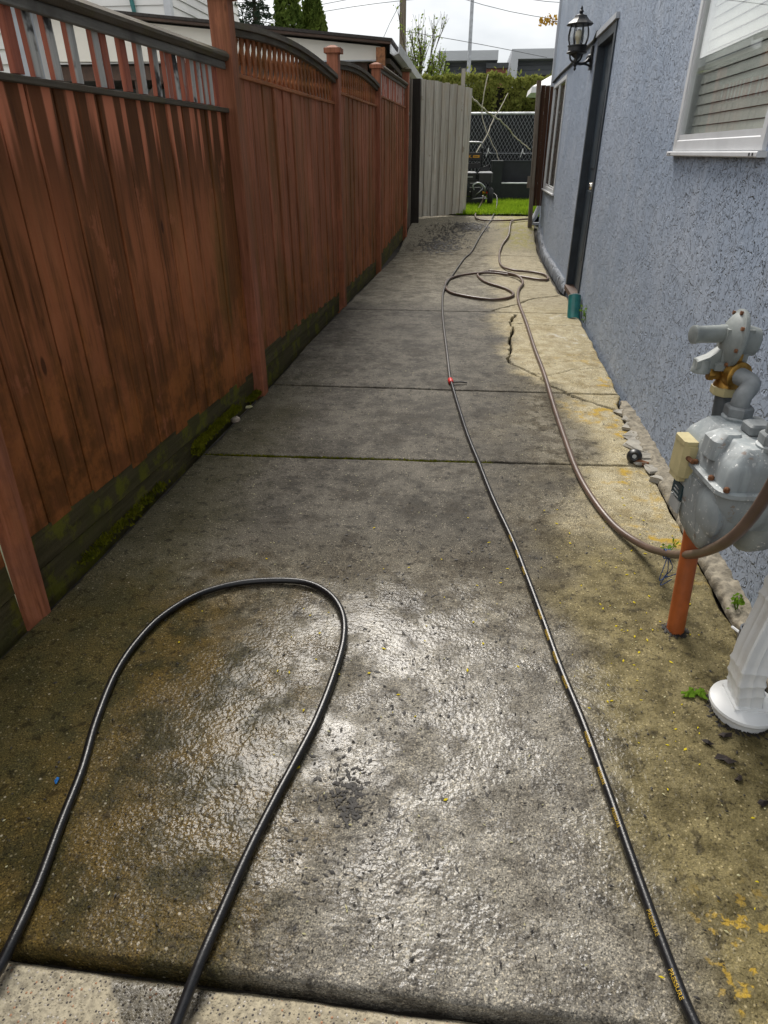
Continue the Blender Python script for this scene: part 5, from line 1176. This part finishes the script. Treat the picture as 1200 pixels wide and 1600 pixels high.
m = MB(); m.box((-7.9, 10.75, 2.36), (-1.5, 10.90, 2.53)); obj('header_beam', m, M['fascia_brown'], gar)
m = MB(); m.box((-7.9, 14.9, 0), (-1.5, 15.0, 2.6)); bw = obj('back_wall', m, M['siding_blue'], gar)
lap(gar, M['siding_blue'], (-7.9, 14.89, 0), (-1.5, 14.89, 0), 1.2, 2.45, .14, (0, -1, 0))
m = MB(); m.box((-8.4, 12.5, 0), (-6.1, 12.6, 2.36)); obj('inner_wall', m, M['siding_white'], gar); lap(gar, M['siding_white'], (-8.4, 12.49, 0), (-6.1, 12.49, 0), 1.3, 2.36, .13, (0, -1, 0))
m = MB(); m.box((-8.4, 10.95, 2.56), (-1.5, 14.88, 2.58)); obj('ceiling', m, M['soffit'], gar)
for x0 in (-3.4, -4.9):
    m = MB(); m.beam((x0, 10.82, 0), (x0, 10.82, 2.36), .10, .10, up=(0, 1, 0)); obj('carport_post', m, M['fascia_brown'], gar)
    m = MB(); m.beam((x0, 10.82, 2.05), (x0 + .38, 10.82, 2.38), .07, .07, up=(0, 1, 0)); obj('brace', m, M['fascia_brown'], gar)
nh = thing('house', (-9, 17, 0), 'two storey white sided neighbour house above the garage roof', 'house')
m = MB(); m.box((-12, 15.75, 0), (-6.25, 20.5, 6.2)); obj('wall', m, M['siding_white'], nh)
lap(nh, M['siding_white'], (-12, 15.74, 0), (-6.33, 15.74, 0), 3.2, 5.9, .17, (0, -1, 0)); lap(nh, M['siding_white'], (-6.245, 15.9, 0), (-6.245, 20.4, 0), 3.2, 5.9, .17, (1, 0, 0))
m = MB(); m.box((-6.34, 15.69, 0), (-6.20, 15.83, 6.1)); obj('corner_trim', m, M['white_vinyl'], nh)
m = MB(); m.tube([(-7.0, 15.66, 6), (-6.99, 15.66, 4.1), (-6.93, 15.62, 3.75)], .045, 8); obj('downspout', m, M['green_pipe'], nh, 50)
m = MB(); m.box((-12.3, 15.3, 6.203), (-5.85, 20.9, 6.4)); obj('roof', m, M['roofing'], nh)
sh = thing('shed', (-5.6, 7.25, 0), 'white sided outbuilding seen between the fence balusters at far left', 'building')
m = MB(); m.box((-7.5, 7.05, 0), (-4.25, 7.45, 2.7)); obj('wall', m, M['siding_white'], sh); lap(sh, M['siding_white'], (-7.5, 7.04, 0), (-4.36, 7.04, 0), 1.7, 2.68, .12, (0, -1, 0))
m = MB(); m.box((-4.36, 6.99, 0), (-4.20, 7.15, 2.7)); obj('corner_trim', m, M['grey_metal_paint'], sh)
m = MB(); m.box((-7.8, 6.8, 2.703), (-4.05, 7.7, 2.76)); obj('roof', m, M['roofing'], sh)
# modern houses
def modern(x0, x1, zt, sgn, label):
    t = thing('modern_house', ((x0 + x1) / 2, 36, 0), label, 'house', 'modern houses beyond the hedge')
    m_ = MB(); m_.box((x0 + .02, 35.75, 0), (x1 - .02, 41, zt - .02)); obj('wall', m_, M['modern_siding'], t)
    m_ = MB(); m_.box((x0, 34.9, zt - .36), (x1, 41.2, zt)); m_.box((x0, 34.9, 0), (x0 + .30, 41.2, zt - .362)); obj('frame', m_, M['modern_frame'], t)
    zz = 3.4
    while zz < zt - .40: m_ = MB(); m_.box((x0 + .302, 35.66, zz), (x1 - .03, 35.748, zz + .17)); obj('siding_board', m_, M['modern_siding'], t); zz += .185
    return t
t1 = modern(-1.66, .98, 5.37, 1, 'left flat roofed slate grey modern house behind the light pole')
m = MB(); m.box((.70, 35.2, 0), (1.45, 38, 4.83)); obj('bay', m, M['modern_dark'], t1); m = MB(); m.box((.50, 35.1, 0), (1.42, 35.19, 4.72)); obj('brown_panel', m, M['brick_brown'], t1); m = MB(); m.box((.48, 35.0, 4.722), (1.47, 35.3, 4.92)); obj('bay_fascia', m, M['modern_dark'], t1)
t2 = modern(1.56, 7.5, 5.40, 1, 'right flat roofed slate grey modern house beside the blue wall corner')
m = MB(); m.box((2.9, 35.62, 4.2), (3.2, 35.66, 4.5)); obj('window', m, M['room'], t2)
# poles and wires
m = MB(); m.tube([(-.25, 30, .3), (-.25, 30, 3.6), (-.25, 30, 7.5)], [.085, .075, .06], 12); lp_ = thing('light_pole', (-.25, 30, .3), 'slim grey metal light pole rising behind the hedge', 'pole'); obj('shaft', m, M['pole_grey'], lp_, 60); m = MB(); m.tube([(-.25, 30, 7.4), (-.1, 30, 8), (.9, 30, 8.2)], .04, 8); obj('arm', m, M['pole_grey'], lp_, 60)
up_ = thing('utility_pole', (-2.44, 26, .3), 'brown wooden utility pole behind the garage gutter', 'pole'); m = MB(); m.tube([(-2.44, 26, .2), (-2.44, 26, 9)], [.13, .09], 12); obj('shaft', m, M['pole_wood'], up_, 60); m = MB(); m.beam((-3.3, 26, 8.4), (-1.6, 26, 8.4), .1, .12); obj('crossarm', m, M['pole_wood'], up_); m = MB(); m.lathe([(.02, 0), (.05, .03), (.03, .12)], (-2.3, 25.95, 5.75), n=10); obj('insulator', m, M['pole_grey'], up_, 40)
u2 = thing('utility_pole', (-8.6, 26, .3), 'far small utility pole with crossarm left of the spruce', 'pole'); m = MB(); m.tube([(-8.05, 26, .2), (-8.05, 26, 5.25)], [.12, .09], 10); obj('shaft', m, M['pole_wood'], u2, 60); m = MB(); m.beam((-8.75, 26, 5.12), (-7.6, 26, 5.10), .08, .09); obj('crossarm', m, M['pole_wood'], u2)
WR = [((-9, 26.5, 5.05), (-2.4, 26.2, 5.75), (6, 26.5, 5.9), 'lowest overhead cable left of the utility pole'), ((-9, 27, 5.3), (-2.4, 26.4, 6.05), (6, 27, 6.7), 'second overhead cable left of the utility pole'), ((-2.3, 26, 6.2), (1, 26.2, 5.40), (5, 26.5, 4.9), 'overhead cable sagging from the utility pole towards the blue house'), ((-2.3, 26, 6.6), (1.2, 26.2, 5.75), (5, 26.5, 5.5), 'upper overhead cable above the modern houses'), ((-2.4, 26, 4.92), (.2, 26.3, 4.55), (2.4, 27, 4.25), 'thin cable crossing low behind the light pole'), ((-2.45, 26, 5.75), (-2.8, 25.4, 5.05), (-3.1, 25, 4.35), 'short guy wire leaning left of the utility pole')]
for a, b, c, lb in WR: m = MB(); m.tube(catmull([a, b, c], .8), .009, 5); tag(obj('overhead_cable', m, M['cable'], None, 60), lb, 'cable')
print('TRIS', sum(len(p.data.polygons) for p in bpy.data.objects if p.type == 'MESH'))
